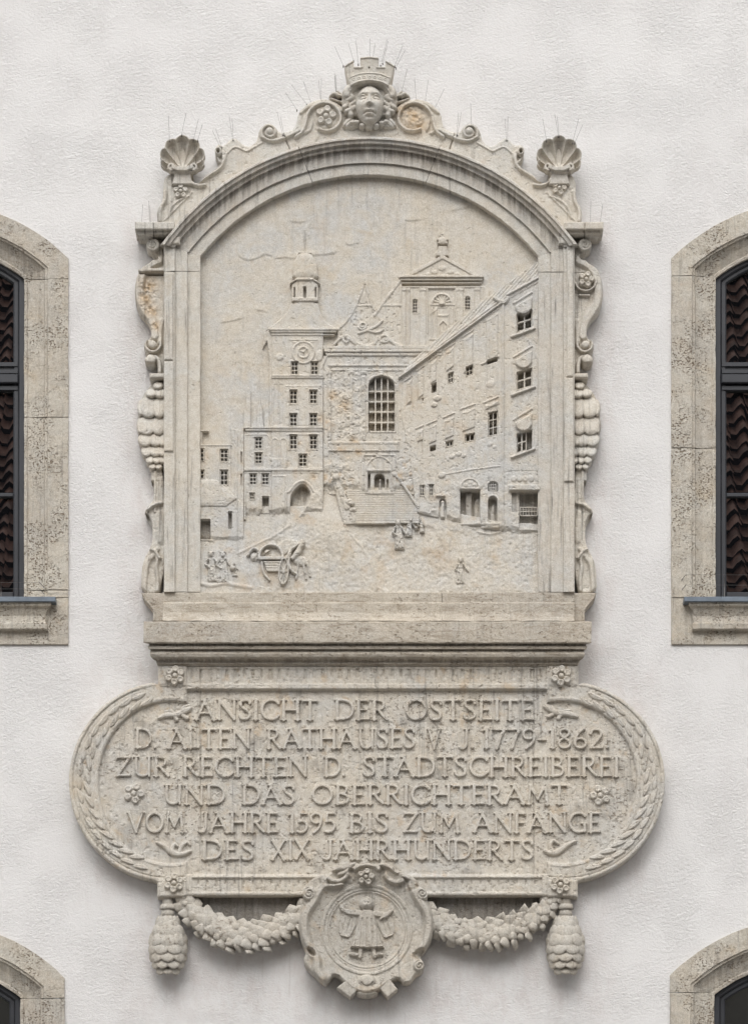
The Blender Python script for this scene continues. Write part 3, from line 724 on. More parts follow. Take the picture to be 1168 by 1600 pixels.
h.set(Poly(gate), 2, 1.6); q, dd = h.get(Poly(gate)); h.soot[q] = np.maximum(h.soot[q], np.where(dd < 0, 0.55, 0))  # shade of the gateway painted in
# rubble fallen into the gateway
q, dd = h.get(Poly([(458, 812), (466, 802), (474, 792), (480, 782), (486, 768), (506, 756), (506, 812)]), 2)
tt = h.t(dd, 10); h.H[q] = np.maximum(h.H[q], 12 + 17 * tt + 2 * fnoise(h.X[q], h.Y[q], 8, 3, 3)); h.soot[q] *= (1 - tt)
for (x, y, r) in ((500, 655, 7), (468, 692, 4), (512, 668, 5), (478, 757, 5), (490, 745, 6)):
    q = h.sl((x - r, y - r, x + r, y + r), 4); gg = np.exp(-((h.X[q] - x) ** 2 + (h.Y[q] - y) ** 2) / (r * r)); h.H[q] += gg * (2.6 * fnoise(h.X[q], h.Y[q], 4, 8, 2) - 0.8); h.stain[q] = np.maximum(h.stain[q], gg * 0.7)
h.H -= 8 * np.clip((h.Y - 794 + 8 * fnoise(h.X, h.Y, 14, 5, 3)) / 14, 0, 1) * (h.X > 384); h.wear(0.35, 9, 0.9, 6, 0.36); h.rounde(1.5, .8)
h.stain[:] += 0.3 * np.clip((fnoise(h.X, h.Y, 22, 34, 3) - 0.3) / 0.3, 0, 1)
h.build('tower_front', M_PANEL, t, 28, 16)
for (xa, xb) in ((452.5, 464.2), (483.5, 495.3)):
    for (ya, yb) in ((565, 585.5), (609.5, 631), (646, 666), (679.5, 702)): bars(t, xa + (2 if ya < 570 else 0), ya, xb + (1.5 if ya < 570 else 0), yb, 2, 3, 26)
bars(t, 466.6, 709.5, 479.6, 729, 2, 3, 26)
for q in ((398, 683, 409.6, 701), (398, 707, 409.6, 724.5), (389.8, 740, 401, 757.6), (408.9, 740, 420, 757.6)): bars(t, *q, 2, 3, 25.4)
bars(t, 390.2, 770, 398, 780.6, 2, 2, 25.4)
# faint far spires left of the tower
h = HF(376, 598, 424, 672, 0.9, 21)
h.plate(Poly([(380, 672), (380, 640), (384, 640), (384, 612), (388, 604), (392, 612), (392, 672)]), 23.6, 2); h.plate(Poly([(400, 672), (402, 640), (406, 622), (410, 640), (412, 672)]), 23, 2.5)
h.plate(Poly([(413, 672), (413, 636), (417, 628), (421, 636), (421, 672)]), 23.8, 2)
h.wear(0.5, 6, 0, 2); h.build('far_spires', M_PANEL, t, 23, 18)

# ---- old town hall in the middle: gables, cornice, arched window, portal
t = thing('carved_hall', None, None, V(575, 765, 20)); t.parent = relief; t.location = V(575, 765, 20) - WL[relief.name]
h = HF(500, 432, 690, 772, 0.75, 22)
h.plate(Poly([(527, 514), (548, 490), (566, 442), (573, 442), (586, 488), (622, 437), (628, 437), (628, 545), (527, 545)]), 24.2, 1.5)
def band(p, w=2.2, hh=1.6): h.plate(Line(p, w), 24.2 + hh, 1.3)
band(smooth_pts([(528, 513), (541, 501), (553, 482), (562, 460), (568, 443)], 2)); band(smooth_pts([(571, 443), (577, 462), (586, 488)], 1)); band([(585, 491), (604, 464), (626, 436)])
band([(556, 476), (580, 476)], 1.5, 1); band([(596, 476), (628, 476)], 1.5, 1); h.plate(Ell(569.5, 441, 3), 27, 1.5)
h.add(Poly([(569.5, 456), (576, 473), (562, 473)]), 0.9, 1.2)
# cartouche scrollwork above the cornice
for p, w_ in ((smooth_pts([(522, 537), (530, 527), (542, 524), (549, 531), (558, 538)]), 2.4), (smooth_pts([(552, 528), (556, 537), (571, 540), (586, 537), (590, 526)]), 2.0), (spiral(541, 530, 7, 2, 0, 1.2, 18), 1.6), (spiral(601, 530, 8, 2, 180, -1.2, 18), 1.6), (smooth_pts([(590, 538), (604, 526), (614, 536), (630, 541)]), 2.2),
             (spiral(566, 508, 7, 2, 200, 1.3, 18), 1.4), (smooth_pts([(560, 520), (572, 516), (590, 508), (597, 500)]), 1.8), (smooth_pts([(575, 516), (590, 520), (598, 514)]), 1.6)):
    h.plate(Line(p, w_), 26.8, 2)
h.plate(Rect(504, 540, 690, 546.5), 30, 1.4); h.plate(Rect(506, 546.5, 690, 551), 31.2, 1.2); h.plate(Poly([(507, 551), (690, 551), (690, 556.5), (510, 556.5)]), 29.4, 1.2)
h.plate(Rect(505, 556, 660, 772), 27.0, 1)
h.plate(Rect(513, 569, 645, 572.5), 29, 1); h.plate(Rect(513, 576.5, 640, 579.5), 28.4, .8)
h.plate(Poly([(497, 572), (507, 556), (512, 556), (505, 572), (505, 590), (500, 590)]), 29, 1.5)
h.add(Rect(514, 580, 518, 684), 0.9, 1); h.add(Rect(548, 580, 554, 684), 0.9, 1); h.add(Rect(563, 580, 568, 684), 0.9, 1)
# carved trophies on the worn wall field
for (x, y, r) in ((524, 589, 6), (540, 596, 9), (556, 589, 7), (526, 612, 6), (538, 622, 8), (530, 640, 7), (543, 648, 6), (534, 664, 8), (557, 608, 5), (558, 630, 5), (557, 650, 5)):
    h.dome(Ell(x, y, r, r * .8, random.uniform(-40, 40)), 27, 1.4, r * .7, False); h.add(Ell(x, y, r * .45), -0.8, 1.5)
for xa in (512, 546, 566): h.plate(Rect(xa, 580, xa + 5, 688), 29.2, 1.2); h.plate(Rect(xa - 1.5, 580, xa + 6.5, 585), 30, 1)
wm = (h.X > 512) & (h.X < 570) & (h.Y > 580) & (h.Y < 690)
rb = np.clip((h.Y - 705) / 20, 0, 1) * np.clip((566 - h.X) / 20, 0, 1) + np.clip((h.Y - 705) / 20, 0, 1) * np.clip((h.X - 620) / 8, 0, 1)
h.H += rb * (3.0 * fnoise(h.X, h.Y, 11, 61, 4) - 2.5 * np.clip(fnoise(h.X, h.Y, 4, 62, 2) - .25, 0, .5) * 2)
h.stain[:] = np.maximum(h.stain, rb * np.clip((fnoise(h.X, h.Y, 10, 63, 3) - .2) * 2.5, 0, .6))
h.H += np.where(wm, 1.8 * fnoise(h.X, h.Y, 6, 31, 3) - 2.4 * np.clip(fnoise(h.X, h.Y, 4.5, 33, 2) - 0.3, 0, .5) * 2, 0)
big = Poly([(575.5, 673), (575.5, 603)] + arc(595.7, 603, 20.2, 180, 0, 16, 15.5) + [(616, 603), (616, 673)])
h.add(Poly([(572.5, 676), (572.5, 602)] + arc(595.7, 602, 23.2, 180, 0, 16, 18) + [(619, 602), (619, 676)]), 1.3, 1.0)
h.add(Rect(592, 580, 599, 588), 2.2, 1)
h.set(big, 12, 1.1); q, dd = h.get(big); h.soot[q] = np.maximum(h.soot[q], np.where(dd < 0, 0.45, 0))  # window opening painted darker to stand for shade
h.plate(Rect(512.5, 690, 623, 694), 29.3, 1); h.plate(Rect(512.5, 694, 623, 703), 28.4, 1); h.plate(Rect(512.5, 703, 623, 705), 29.4, .8)
for x in range(520, 620, 9): h.add(Rect(x, 694, x + .9, 703), -0.8, .8)
h.add(Line([(567, 765), (567, 711), (617, 711), (617, 765)], 1.3), 1.8, 1.2)
h.add(Line([(573, 766), (573, 727)] + smooth_pts([(575, 724), (582, 716), (592, 712.5), (602, 716), (610, 724)], 2) + [(611.5, 727), (611.5, 766)], 1.2), 1.5, 1.2)
h.add(Rect(574, 733, 610, 736), 1.4, 1)
h.set(Poly([(574.5, 737), (609, 737), (609, 766), (574.5, 766)]), 24.5, 1)
h.H -= 4.5 * np.clip((h.Y - 756 + 6 * fnoise(h.X, h.Y, 12, 5, 2)) / 12, 0, 1) * ((h.X < 570) | (h.X > 615))
dr = Poly([(584.5, 767), (584.5, 746)] + smooth_pts([(587, 741), (593, 738.5), (599, 742), (601, 747)], 1) + [(601, 767)])
h.set(dr, 10, 1); q, dd = h.get(dr); h.soot[q] = np.maximum(h.soot[q], np.where(dd < 0, 0.8, 0))  # dark of the doorway painted as shade
hole(h, 574.8, 739, 578, 766, 0, 13); hole(h, 603.5, 748, 607, 766, 0, 17)
h.plate(Line([(593.5, 752), (593.5, 766)], [2, 3]), 22, 1.5, False); h.plate(Ell(593.5, 749, 2.2), 23, 1.2, False)
h.wear(0.45, 8, 1.3, 8, 0.32); h.rounde(1.2, .7)
for (x, y, r) in ((520, 618, 9), (538, 634, 10), (512, 664, 9), (552, 690, 8), (532, 700, 9), (506, 745, 6), (624, 745, 8), (560, 706, 6)):
    gg = np.exp(-((h.X - x) ** 2 + (h.Y - y) ** 2) / (r * r)); h.stain[:] = np.maximum(h.stain, gg * np.clip(.7 + fnoise(h.X, h.Y, 5, 3, 2), 0, 1))
h.build('hall_front', M_PANEL, t, 28, 16)
b = Boxes()
for x in (586.2, 595.8, 605.6): b.box(x - 1, 590, x + 1, 673, 23, 8)
for y in (611.5, 627.5, 643.5, 660): b.box(576, y - 1.2, 615.6, y + 1.2, 22.6, 8)
b.build('window', M_PANEL, t)
# stairs with balustrades
st = thing('carved_staircase', None, None, V(597, 817, 20)); st.parent = relief; st.location = V(597, 817, 20) - WL[relief.name]
n = 15
for k in range(n):
    f0, f1 = k / n, (k + 1) / n
    y0, y1 = 765 + 52 * f0 ** 1.05, 765 + 52 * f1 ** 1.05
    xl = 541 + 8 * f0; xr = 636 + 23 * f1
    d = 24.5 + 4.5 * f1
    Boxes().box(xl + random.uniform(-1, 1), y0 + 0.3, xr + random.uniform(-2, 2), y1 + 0.2, d, 12, ch=0.5).build('step', M_PANEL, st)
h = HF(518, 735, 668, 822, 0.75, 26)
h.plate(Poly([(520, 752), (529, 752), (538, 770), (548, 795), (556, 800), (556, 818), (536, 820), (530, 795)]), 30, 3)
h.plate(Line([(525, 750), (534, 770), (542, 792)], [3.5, 4, 5]), 32, 3); h.dome(Ell(524.5, 746, 6), 28, 7, 5)
h.dome(Ell(546, 785, 8, 5.5, 20), 28, 7, 5); h.dome(Ell(550, 796, 6, 4), 28, 5, 4); h.plate(Rect(538, 816, 604, 818.5), 30, 1.5)
h.plate(Line([(618, 742), (628, 754), (640, 772), (653, 792)], [2.2, 2.0, 2.2, 2.6]), 29.6, 2); h.dome(Ell(617, 741, 4.0), 27, 4, 4)
h.wear(0.9, 5, 1.4, 12, 0.22); h.build('balustrade', M_PANEL, st, 30, 20)

# ---- church front behind
t = thing('carved_church', None, None, V(690, 545, 20)); t.parent = relief; t.location = V(690, 545, 20) - WL[relief.name]
h = HF(556, 362, 764, 552, 0.75, 21)
h.plate(Poly([(626, 447), (755, 447), (755, 552), (626, 552)]), 25.0, 1)
h.plate(Poly([(623, 434), (691, 398), (756, 434)]), 26.8, 1); h.add(Poly([(640, 432), (691, 404.5), (741, 432)]), -2.2, 1.4)
h.plate(Rect(623, 430.5, 755.5, 434.5), 29.6, 1); h.plate(Rect(625, 435.5, 753.5, 438.5), 28.2, .9); h.plate(Rect(627, 441, 752, 443.2), 27, .8); h.plate(Rect(627, 447, 752, 449.2), 26.6, .8)
for (x, y, r) in ((690, 419, 6), (678, 425, 5), (703, 425, 5), (668, 428, 4), (713, 428, 4)): h.dome(Ell(x, y, r, r * .7), 24.6, 2, r * .6, False)
h.plate(Poly([(680, 400), (681, 394), (684, 388), (684, 384), (698, 384), (698, 388), (700, 394), (701, 400)]), 26.5, 1.5)
h.dome(Ell(691, 376, 7.5, 7), 23, 6, 5); h.plate(Rect(683, 378.5, 699, 381.5), 28, 1); h.dome(Ell(690, 368, 4), 24, 5, 4); h.add(Ell(690.5, 368, 1.8), -2.5, 1.2)
h.dome(Ell(684, 374, 2.5), 25, 3, 2.5); h.dome(Ell(698, 374, 2.5), 25, 3, 2.5)
for (xa, xb) in ((628, 634), (637, 640), (655, 665), (713, 723), (741, 749)):
    h.add(Rect(xa, 450, xb, 545), 2.2, 1); h.add(Rect(xa - 1, 450, xb + 1, 455), 1.2, 1); h.add(Rect(xa - .8, 541, xb + .8, 545), 1.0, 1)
h.add(Rect(668, 451, 711, 545), -1.4, 1.2); h.add(Line([(668, 520), (668, 450), (711, 450), (711, 500)], 1.0), 1.8, 1)
for k in range(22): h.add(Rect(627 + k * 6, 439, 629.5 + k * 6, 441), 1.2, .9)
fan = Poly(arc(690, 473.5, 16.5, 0, 180, 16)); h.add(fan, 1.8, 1); h.add(Poly(arc(690, 473.5, 13.5, 0, 180, 14)), -2.4, 1)
for k in range(7):
    a = math.radians(15 + 25 * k); h.add(Line([(690 + 4 * math.cos(a), 473 - 4 * math.sin(a)), (690 + 12.5 * math.cos(a), 473 - 12.5 * math.sin(a))], [.8, 1.6]), 2.0, 1)
h.dome(Ell(690, 473, 4.5), 25, 2.5, 4, False); h.add(Rect(672, 474, 710, 477), 1.6, 1); h.add(Rect(671, 479, 709, 480.5), 1, .8)
for xa in (673, 680, 699, 705): h.add(Rect(xa, 481, xa + 2.6, 528), 2.0, 1)
h.add(Rect(670, 528, 712, 531), 1.6, 1); h.add(Line([(672, 490), (681, 484)], .8), 1.2, 1)
h.add(Rect(684, 491, 700, 494), 1.2, 1); ar = Poly([(686, 524), (686, 507), (692, 501), (698, 507), (698, 524)]); h.set(ar, 22, 1)
h.add(Line([(686, 526), (686, 507), (692, 501), (698, 507), (698, 526)], .8), 1.4, 1)
h.plate(Poly([(556, 552), (556, 525), (600, 470), (628, 440), (628, 552)]), 22.4, 1.4)
h.plate(Poly([(750, 440), (764, 452), (764, 480), (750, 470)]), 23.2, 1.4)
for (q) in ((644.5, 470.5, 651.8, 489), (726.3, 466, 734, 484)):
    hole(h, *q, 0, 13, .6); h.set(Ell((q[0] + q[2]) / 2, q[1], 3.6, 3.2), 13, .9)
h.wear(0.35, 8, .6, 18, 0.4); h.rounde(1.2, .6); h.build('church_front', M_PANEL, t, 26, 15)
bars(t, 644.5, 469, 651.8, 489, 2, 4, 23, w=.9, fr=.8); bars(t, 726.3, 464.5, 734, 484, 2, 4, 23, w=.9, fr=.8)

# ---- long house receding at the right, and its near bay
t = thing('carved_long_house', None, None, V(730, 820, 20)); t.parent = relief; t.location = V(730, 820, 20) - WL[relief.name]
h = HF(618, 404, 843, 840, 0.75, 24)
ev = lambda x: 589.5 + (x - 624) * (473 - 589.5) / (782 - 624)
wall = Poly([(624, ev(624)), (784, ev(784)), (843, 436), (843, 838), (784, 830), (700, 812), (650, 800), (645, 760), (640, 712), (626, 650), (622, 600)])
h.plate(wall, 27.5, 1)
base_drop = np.clip((h.Y - (795 + np.clip((h.X - 650) / 134, 0, 1) * 28) + 7 * fnoise(h.X, h.Y, 12, 5, 2)) / 12, 0, 1)
q, dd = h.get(wall); k = np.clip((h.X[q] - 640) / 200, 0, 1); h.H[q] += np.where(dd < 0, 3.0 * k, 0)
roof = Poly([(622, 590), (640, 566), (667, 541), (712, 503), (752, 470), (800, 436), (843, 405), (843, 440), (790, 470), (782, 474)])
h.plate(roof, 30.0, 1.6)
q, dd = h.get(roof); h.H[q] += np.where(dd < 0, 0.5 * np.sin((h.X[q] + h.Y[q] * 0.9) * 1.1) + 1.2 * np.clip((h.X[q] - 640) / 200, 0, 1), 0)
h.plate(Line([(623, 590.5), (783, 473.5)], 1.5), 34.5, 1.2); h.plate(Line([(626, 585), (780, 470)], 1.2), 32.5, 1.2)
h.plate(Line(smooth_pts([(772, 466), (778, 471), (786, 474), (791, 470), (793, 466)]), 2.4), 35, 2)
h.plate(Line([(792, 461), (843, 433)], 1.6), 34.5, 1.2)
h.plate(Rect(783.5, 474, 786.5, 828), 32.5, 1)
def blind(xl, yl, xr, yr, yb, dark=None, sag=True):
    """tall blind panel under a drip moulding, dark slot below: left top, right top, bottom at left"""
    sk = (yr - yl) / (xr - xl)
    h.add(Line([(xl - 3, yl - 6 - sk * 3), (xr + 1, yr - 6)], 0.9), 1.9, .9)
    h.add(Poly([(xl, yl), (xr, yr), (xr, yb + sk * (xr - xl)), (xl, yb)]), 2.2, .9)
    h.add(Line([(xl, yl + 2), ((xl + xr) / 2, yl + 4 + sk * (xr - xl) / 2), (xr, yr + 2)], .7), .8, .8)
    if dark:
        a, b, c, e = dark; hole(h, a, b, c, e, sk * .55, 12, 0.0)
blind(759, 500, 777, 489, 566, (761, 563, 776.5, 569)); h.add(Line([(752, 569), (778, 557)], 1.3), 2.2, 1)
blind(724, 531, 738, 521, 583, (727.3, 574, 738.3, 588.5)); blind(696.5, 550, 708, 542, 580, (699.4, 584, 708, 600))
blind(672, 568, 681, 561, 600, (674.4, 600, 681.2, 613.5)); blind(653, 583, 661, 577, 622, (652.5, 625, 661, 628)); blind(635.6, 598, 642.5, 593, 631, (634.5, 633, 642.5, 636))
blind(758, 634, 777, 626, 640, (762.5, 645, 777, 682)); blind(722, 644, 741, 637, 674, (726.5, 679, 741, 691)); blind(694.8, 657, 708, 651, 686, (696.6, 690, 707.5, 699))
blind(670, 667, 681, 662, 693, (671.8, 697, 680.2, 704.5)); blind(652, 674, 660, 670, 690, (653.2, 690, 659.2, 708.6)); hole(h, 638.3, 698, 642.3, 713, 0, 15)
for (yt, yb, li, si) in ((487, 515, 471, 524.5), (578, 606, 555, 616), (674, 704, 653, 713)):
    hole(h, 807, yt + 4, 830.5, yb + 4, -0.30, 9, .9)
    h.add(Line([(802, li + 3), (830, li - 14)], 1.4), 2.4, 1)
    aw = Poly([(805, li + 8), (830, li - 6)] + smooth_pts([(830, li + 12), (824, li + 20), (815, li + 22), (808, li + 18), (805, li + 14)], 1)); h.plate(aw, 35.5, 2, False)
    h.plate(Line([(799, si + 2), (834, si - 11)], 1.8), 35, 1.3, False)
h.plate(Rect(794.5, 759, 843, 767.5), 38, 1.2); hole(h, 811, 768, 843, 826, 0, 10); hole(h, 799, 769, 811, 800, 0, 25)
h.add(Rect(793, 735, 843, 757), -.8, 1.2)
for k in range(5): h.dome(Ell(802 + 9 * k, 748, 4.5, 5), 29.8, 2, 3.5, False)
hole(h, 718.8, 765.5, 749.3, 816, 0, 9, .8); h.set(Rect(727, 767, 737, 816), 19, 2); h.set(Poly([(740, 816), (740, 785), (744, 775), (749, 774), (749, 816)]), 14, 2)
lu = Poly([(717, 765)] + arc(733.5, 764, 16.5, 180, 0, 14, 17) + [(750, 765)]); h.plate(lu, 33.5, 1.3, False); h.add(Poly(arc(733.5, 763, 13, 180, 0, 12, 13.5)), -1.6, 1)
for (x, y) in ((727, 759), (734, 755), (741, 759), (734, 761)): h.dome(Ell(x, y, 3.6), 31, 2.6, 3, False)
gr = Poly([(762.3, 767)] + arc(769.8, 757.5, 7.5, 180, 0, 10, 5.5) + [(777.3, 767)]); h.set(gr, 14, 1)
ni = Poly([(762.3, 816), (762.3, 784)] + arc(769.3, 783, 7, 180, 0, 10, 7.5) + [(776.3, 784), (776.3, 816)]); h.add(Poly([(760, 818), (760, 783)] + arc(769.3, 782, 9.3, 180, 0, 10, 9.3) + [(778.6, 783), (778.6, 818)]), 1.4, 1); h.set(ni, 14, 1.4)
h.plate(Line([(770, 790), (768.5, 800), (770, 814)], [2.5, 3.5, 4]), 22, 2, False)
for q_ in ((lu, 0), (gr, .4), (ni, .35)):
    q, dd = h.get(q_[0]); h.soot[q] = np.maximum(h.soot[q], np.where(dd < 0, q_[1], 0))  # grille and niche get their shade by colour
hole(h, 655.5, 757.5, 663, 775, 0, 14, .5); hole(h, 670, 756.5, 677, 774.7, 0, 14, .5)
h.plate(Rect(720, 817, 780, 821), 33, 1.5); h.plate(Rect(750, 821, 780, 826), 32, 2); h.add(Line([(692, 741), (740, 733), (780, 728)], 1.1), 1.2, 1)
for (x, y, r) in ((706, 713, 5), (716, 709, 5), (724, 712, 4), (765, 694, 5), (772, 698, 4), (683, 622, 6), (678, 632, 5), (766, 600, 8), (690, 742, 6)): h.dome(Ell(x, y, r, r * .75, -15), 28.8, 2.0, r * .7, False)
nich = Poly(smooth_pts([(685, 824), (686, 785), (688, 779), (694, 779), (697, 786), (698, 822)], 1, True)); h.set(nich, 21, 2)
h.plate(Line([(691.5, 787), (690, 800), (693, 818)], [2.4, 3.6, 4.2]), 29, 3, False); h.dome(Ell(691, 784, 3), 26, 4, 3, False); h.plate(Rect(681, 773, 695, 776), 33, 1.2, False)
wm = np.clip((h.Y - 700) / 60, 0, 1)
h.H += wm * (1.1 * fnoise(h.X, h.Y, 9, 41, 3) - 1.6 * np.clip(fnoise(h.X, h.Y, 4.5, 43, 2) - .28, 0, .5) * 2)
qq = np.exp(-((h.X - 636) ** 2 / 120 + (h.Y - 695) ** 2 / 500)); h.H += qq * 3.5 * fnoise(h.X, h.Y, 6, 44, 3)
h.H -= 7 * base_drop; h.wear(0.4, 9, 1.0, 19, 0.34); h.rounde(1.2, .6); h.stain[:] += 0.35 * np.clip((fnoise(h.X, h.Y, 25, 44, 3) - 0.3) / 0.3, 0, 1)
h.build('long_house_front', M_PANEL, t, 30, 14)
bars(t, 762.5, 645, 777, 682, 2, 3, 26, -.22); bars(t, 726.5, 679, 741, 691, 2, 1, 25, -.2); bars(t, 727.3, 574, 738.3, 588.5, 2, 2, 25, -.35)
bars(t, 699.4, 584, 708, 600, 2, 2, 25, -.35); bars(t, 696.6, 690, 707.5, 699, 2, 1, 25, -.25)
bars(t, 807, 491, 830.5, 519, 2, 2, 26, -.3, 2.2); bars(t, 807, 582, 830.5, 610, 2, 2, 26, -.3, 2.2); bars(t, 807, 678, 822, 708, 2, 2, 24, -.3, 2)
bars(t, 655.5, 757.5, 663, 775, 2, 3, 25); bars(t, 670, 756.5, 677, 774.7, 2, 3, 25); bars(t, 763.5, 752.5, 776, 766.5, 4, 3, 26)
bars(t, 812, 792, 839, 806, 6, 2, 22)

# ---- little carved figures, cart and horse in the foreground: one part each
def figure(x, y, hgt, lean=0, wide=1.0, name='carved_figure', basket=False):
    """gowned townswoman or townsman seen from behind or the side, y is the ground under the feet"""
    k = hgt / 48.0; h = HF(x - 20 * k, y - hgt - 3, x + 22 * k, y + 3, 0.6, 27)
    h.plate(Line([(x, y - 40 * k), (x + lean * .6, y - 26 * k), (x + lean, y - 2 * k)], [4.5 * k * wide, 6 * k * wide, 8.5 * k * wide]), 31, 5)
    h.dome(Ell(x - lean * .2, y - 43 * k, 4.2 * k, 5 * k), 30, 5, 3.5 * k); h.dome(Ell(x - lean * .2, y - 46 * k, 5 * k, 2.2 * k), 29, 4.5, 2)
    h.dome(Line([(x - 5 * k, y - 36 * k), (x - 9 * k, y - 27 * k), (x - 3 * k, y - 22 * k)], 2.0 * k), 29.5, 4, 2)
    h.dome(Line([(x + 5 * k, y - 36 * k), (x + 10 * k, y - 28 * k), (x + 13 * k, y - 24 * k)], 2.0 * k), 29, 4, 2)
    for q in (-5, -1, 3): h.add(Line([(x + q * k * .5, y - 22 * k), (x + lean + q * k * 1.3, y - 3 * k)], .8 * k), 1.5, 2)
    h.cut(Rect(x - 40, y, x + 40, y + 9))
    if basket: h.dome(Ell(x + 15 * k, y - 22 * k, 5 * k, 4 * k), 30, 6, 3)
    h.wear(1.3, 5, 1.4, int(x), 0.18); h.rounde(2, 2)
    h.build(name, M_PANEL, relief, 30, 22)
figure(330, 909, 48, 2); figure(348, 911, 50, 0, 1.25, basket=True); figure(366, 901, 22, 1, 1.3); figure(622, 858, 46, 2); figure(641, 838, 28, -3, 1.2, basket=True); figure(719, 913, 42, 0, 1.1)
figure(656, 832, 22, 3, 1)
ct = thing('carved_handcart', None, None, V(430, 910, 26)); ct.parent = relief; ct.location = V(430, 910, 26) - WL[relief.name]
h = HF(384, 840, 476, 916, 0.6, 27)
h.plate(Poly([(404, 872)] + arc(423, 870, 20, 180, 10, 16) + [(444, 866), (472, 832 + 12), (446, 826 + 14)]), 29, 6)
h.plate(Line(arc(423, 869.5, 18.5, 185, -5, 18), 2.2), 34, 2.5); h.set(Ell(423, 866, 14.5, 13), 22, 3); h.cut(Rect(384, 830, 476, 840))
for (x, y, r) in ((418, 862, 6.5), (428, 861, 5.5), (434, 866, 5), (422, 867, 6), (413, 867, 4)): h.dome(Ell(x, y, r, r * .8), 25, 7, r * .8, False)
h.plate(Poly([(411, 876), (443, 876), (437, 893), (417, 893)]), 33.5, 2)
for y in (880, 884, 888): h.add(Line([(412, y), (441, y)], .6), -1.2, .9)
h.plate(Rect(403, 869, 445, 875, 2.5), 35.5, 2)
h.plate(Line(smooth_pts([(409, 878), (411, 895), (421, 906)]), 2.0), 34, 2)
h.dome(Line([(448, 872), (455, 858), (466, 850), (472, 848)], 2.6), 31, 5, 2.5)
h.wear(0.6, 5, .7, 5, .3); h.build('cart_body', M_PANEL, ct, 33, 22)
h = HF(432, 864, 456, 918, 0.5, 30)
h.outline(Ell(443, 892, 8.5, 21.5, 3)); h.plate(Ell(443, 892, 8.5, 21.5, 3), 36, 1.5); h.set(Ell(443, 892, 6, 18.5, 3), 31, 1.2); h.dome(Ell(443, 892, 3, 5), 31, 5, 2, False)
for a in range(0, 180, 36):
    c, s_ = math.cos(math.radians(a)), math.sin(math.radians(a)); h.plate(Line([(443 - 6 * c, 892 - 19 * s_), (443 + 6 * c, 892 + 19 * s_)], .8), 33.5, 1, False)
h.build('wheel', M_PANEL, ct, 36, 24)
h = HF(448, 842, 492, 912, 0.6, 27)
h.dome(Line(smooth_pts([(453, 866), (450, 880), (455, 892), (461, 896)]), 2.4), 30, 6, 2.5)
h.dome(Line([(470, 850), (466, 862), (458, 872)], [3, 5, 4]), 30, 7, 4); h.dome(Ell(471, 850, 5, 8, 20), 30, 6, 4); h.dome(Ell(469, 876, 13, 9, 10), 27, 6, 8)
for (a, b) in (((466, 882), (462, 904)), ((474, 882), (478, 904)), ((480, 880), (484, 900))): h.dome(Line([a, b], 2), 28, 4, 2)
h.wear(1.2, 6, 1.4, 7, .2); h.build('carved_horse', M_PANEL, relief, 31, 22)
h = HF(384, 850, 406, 890, .7, 27); h.dome(Line(smooth_pts([(387, 868), (393, 858), (402, 858), (404, 864)]), 2.4), 29, 5, 2.5); h.dome(Ell(397, 870, 7, 8), 26, 6, 6); h.wear(1.2, 5, 1.2, 4, .2); h.build('carved_bush', M_PANEL, relief, 30, 22)

# ------------------------------------------------------------------ crest with volutes over the arch
def rosette_mesh(name, r, petals=5, h0=0, hh=7, disc=True):
    h = HF(-r - 1.5, -r - 1.5, r + 1.5, r + 1.5, max(0.5, r / 22), h0)
    if disc: h.plate(Ell(0, 0, r * .8), h0 + 1.5, 1.5)
    for k in range(petals):
        a = math.radians(90 + 360 / petals * k); e = Ell(r * .60 * math.cos(a), -r * .60 * math.sin(a), r * .41, r * .36, -math.degrees(a))
        h.dome(e, h0 + .5, hh, r * .30); h.add(Ell(r * .66 * math.cos(a), -r * .66 * math.sin(a), r * .17), -hh * .28, 2.2)
    h.set(Ell(0, 0, r * .34), h0 + 2, 1.6); h.dome(Ell(0, 0, r * .27), h0 + 2, hh * .8, r * .22)
    h.wear(.35, 5, 0, int(r)); return h.mesh(name, local=True, base=-6)[0]
ROS = {}
def rosette(parent, x, y, r, d, petals=5, mat=None, rot=0, hh=7):
    key = (round(r), petals, hh, mat.name)
    if key not in ROS: ROS[key] = rosette_mesh('rosette', r, petals, 0, hh); ROS[key].materials.append(mat)
    o = link('rosette', ROS[key], None, parent, V(x, y, d)); o.rotation_euler = (0, rot, 0); f = 1 - d / DP; o.scale = (f, 1, f); return o
crest = thing('crest_scrollwork', 'scrolled stone crest running along the top of the arch, below the crowned head', 'ornament', V(577, 215, 0))
half = [(246, 349), (245, 326), (255, 312), (255, 280), (264, 270), (294, 272), (298, 281), (306, 286), (314, 285), (320, 276), (333, 266), (343, 258), (339, 248), (335, 236), (337, 228), (342, 224), (348, 227), (353, 224), (359, 217), (366, 214), (373, 219), (381, 226), (389, 228), (396, 224), (402, 218), (404, 203), (411, 195), (421, 193), (430, 197), (436, 206), (448, 205), (460, 200), (464, 188), (465, 178), (474, 167), (483, 159), (497, 154), (512, 154), (526, 159), (537, 168), (545, 180), (577, 180)]
mir = lambda p: [(1154 - x, y) for x, y in p]
inner = [(FCX + 386 * math.sin(a_), FCY - 386 * math.cos(a_)) for a_ in np.linspace(0.86, -0.86, 60)]
outl = half + mir(half)[::-1][1:]
h = HF(240, 148, 914, 352, 0.85, 36)
sh = Poly(smooth_pts(outl, 1) + inner)
h.M = sh.f(h.X, h.Y); h.H[:] = 36
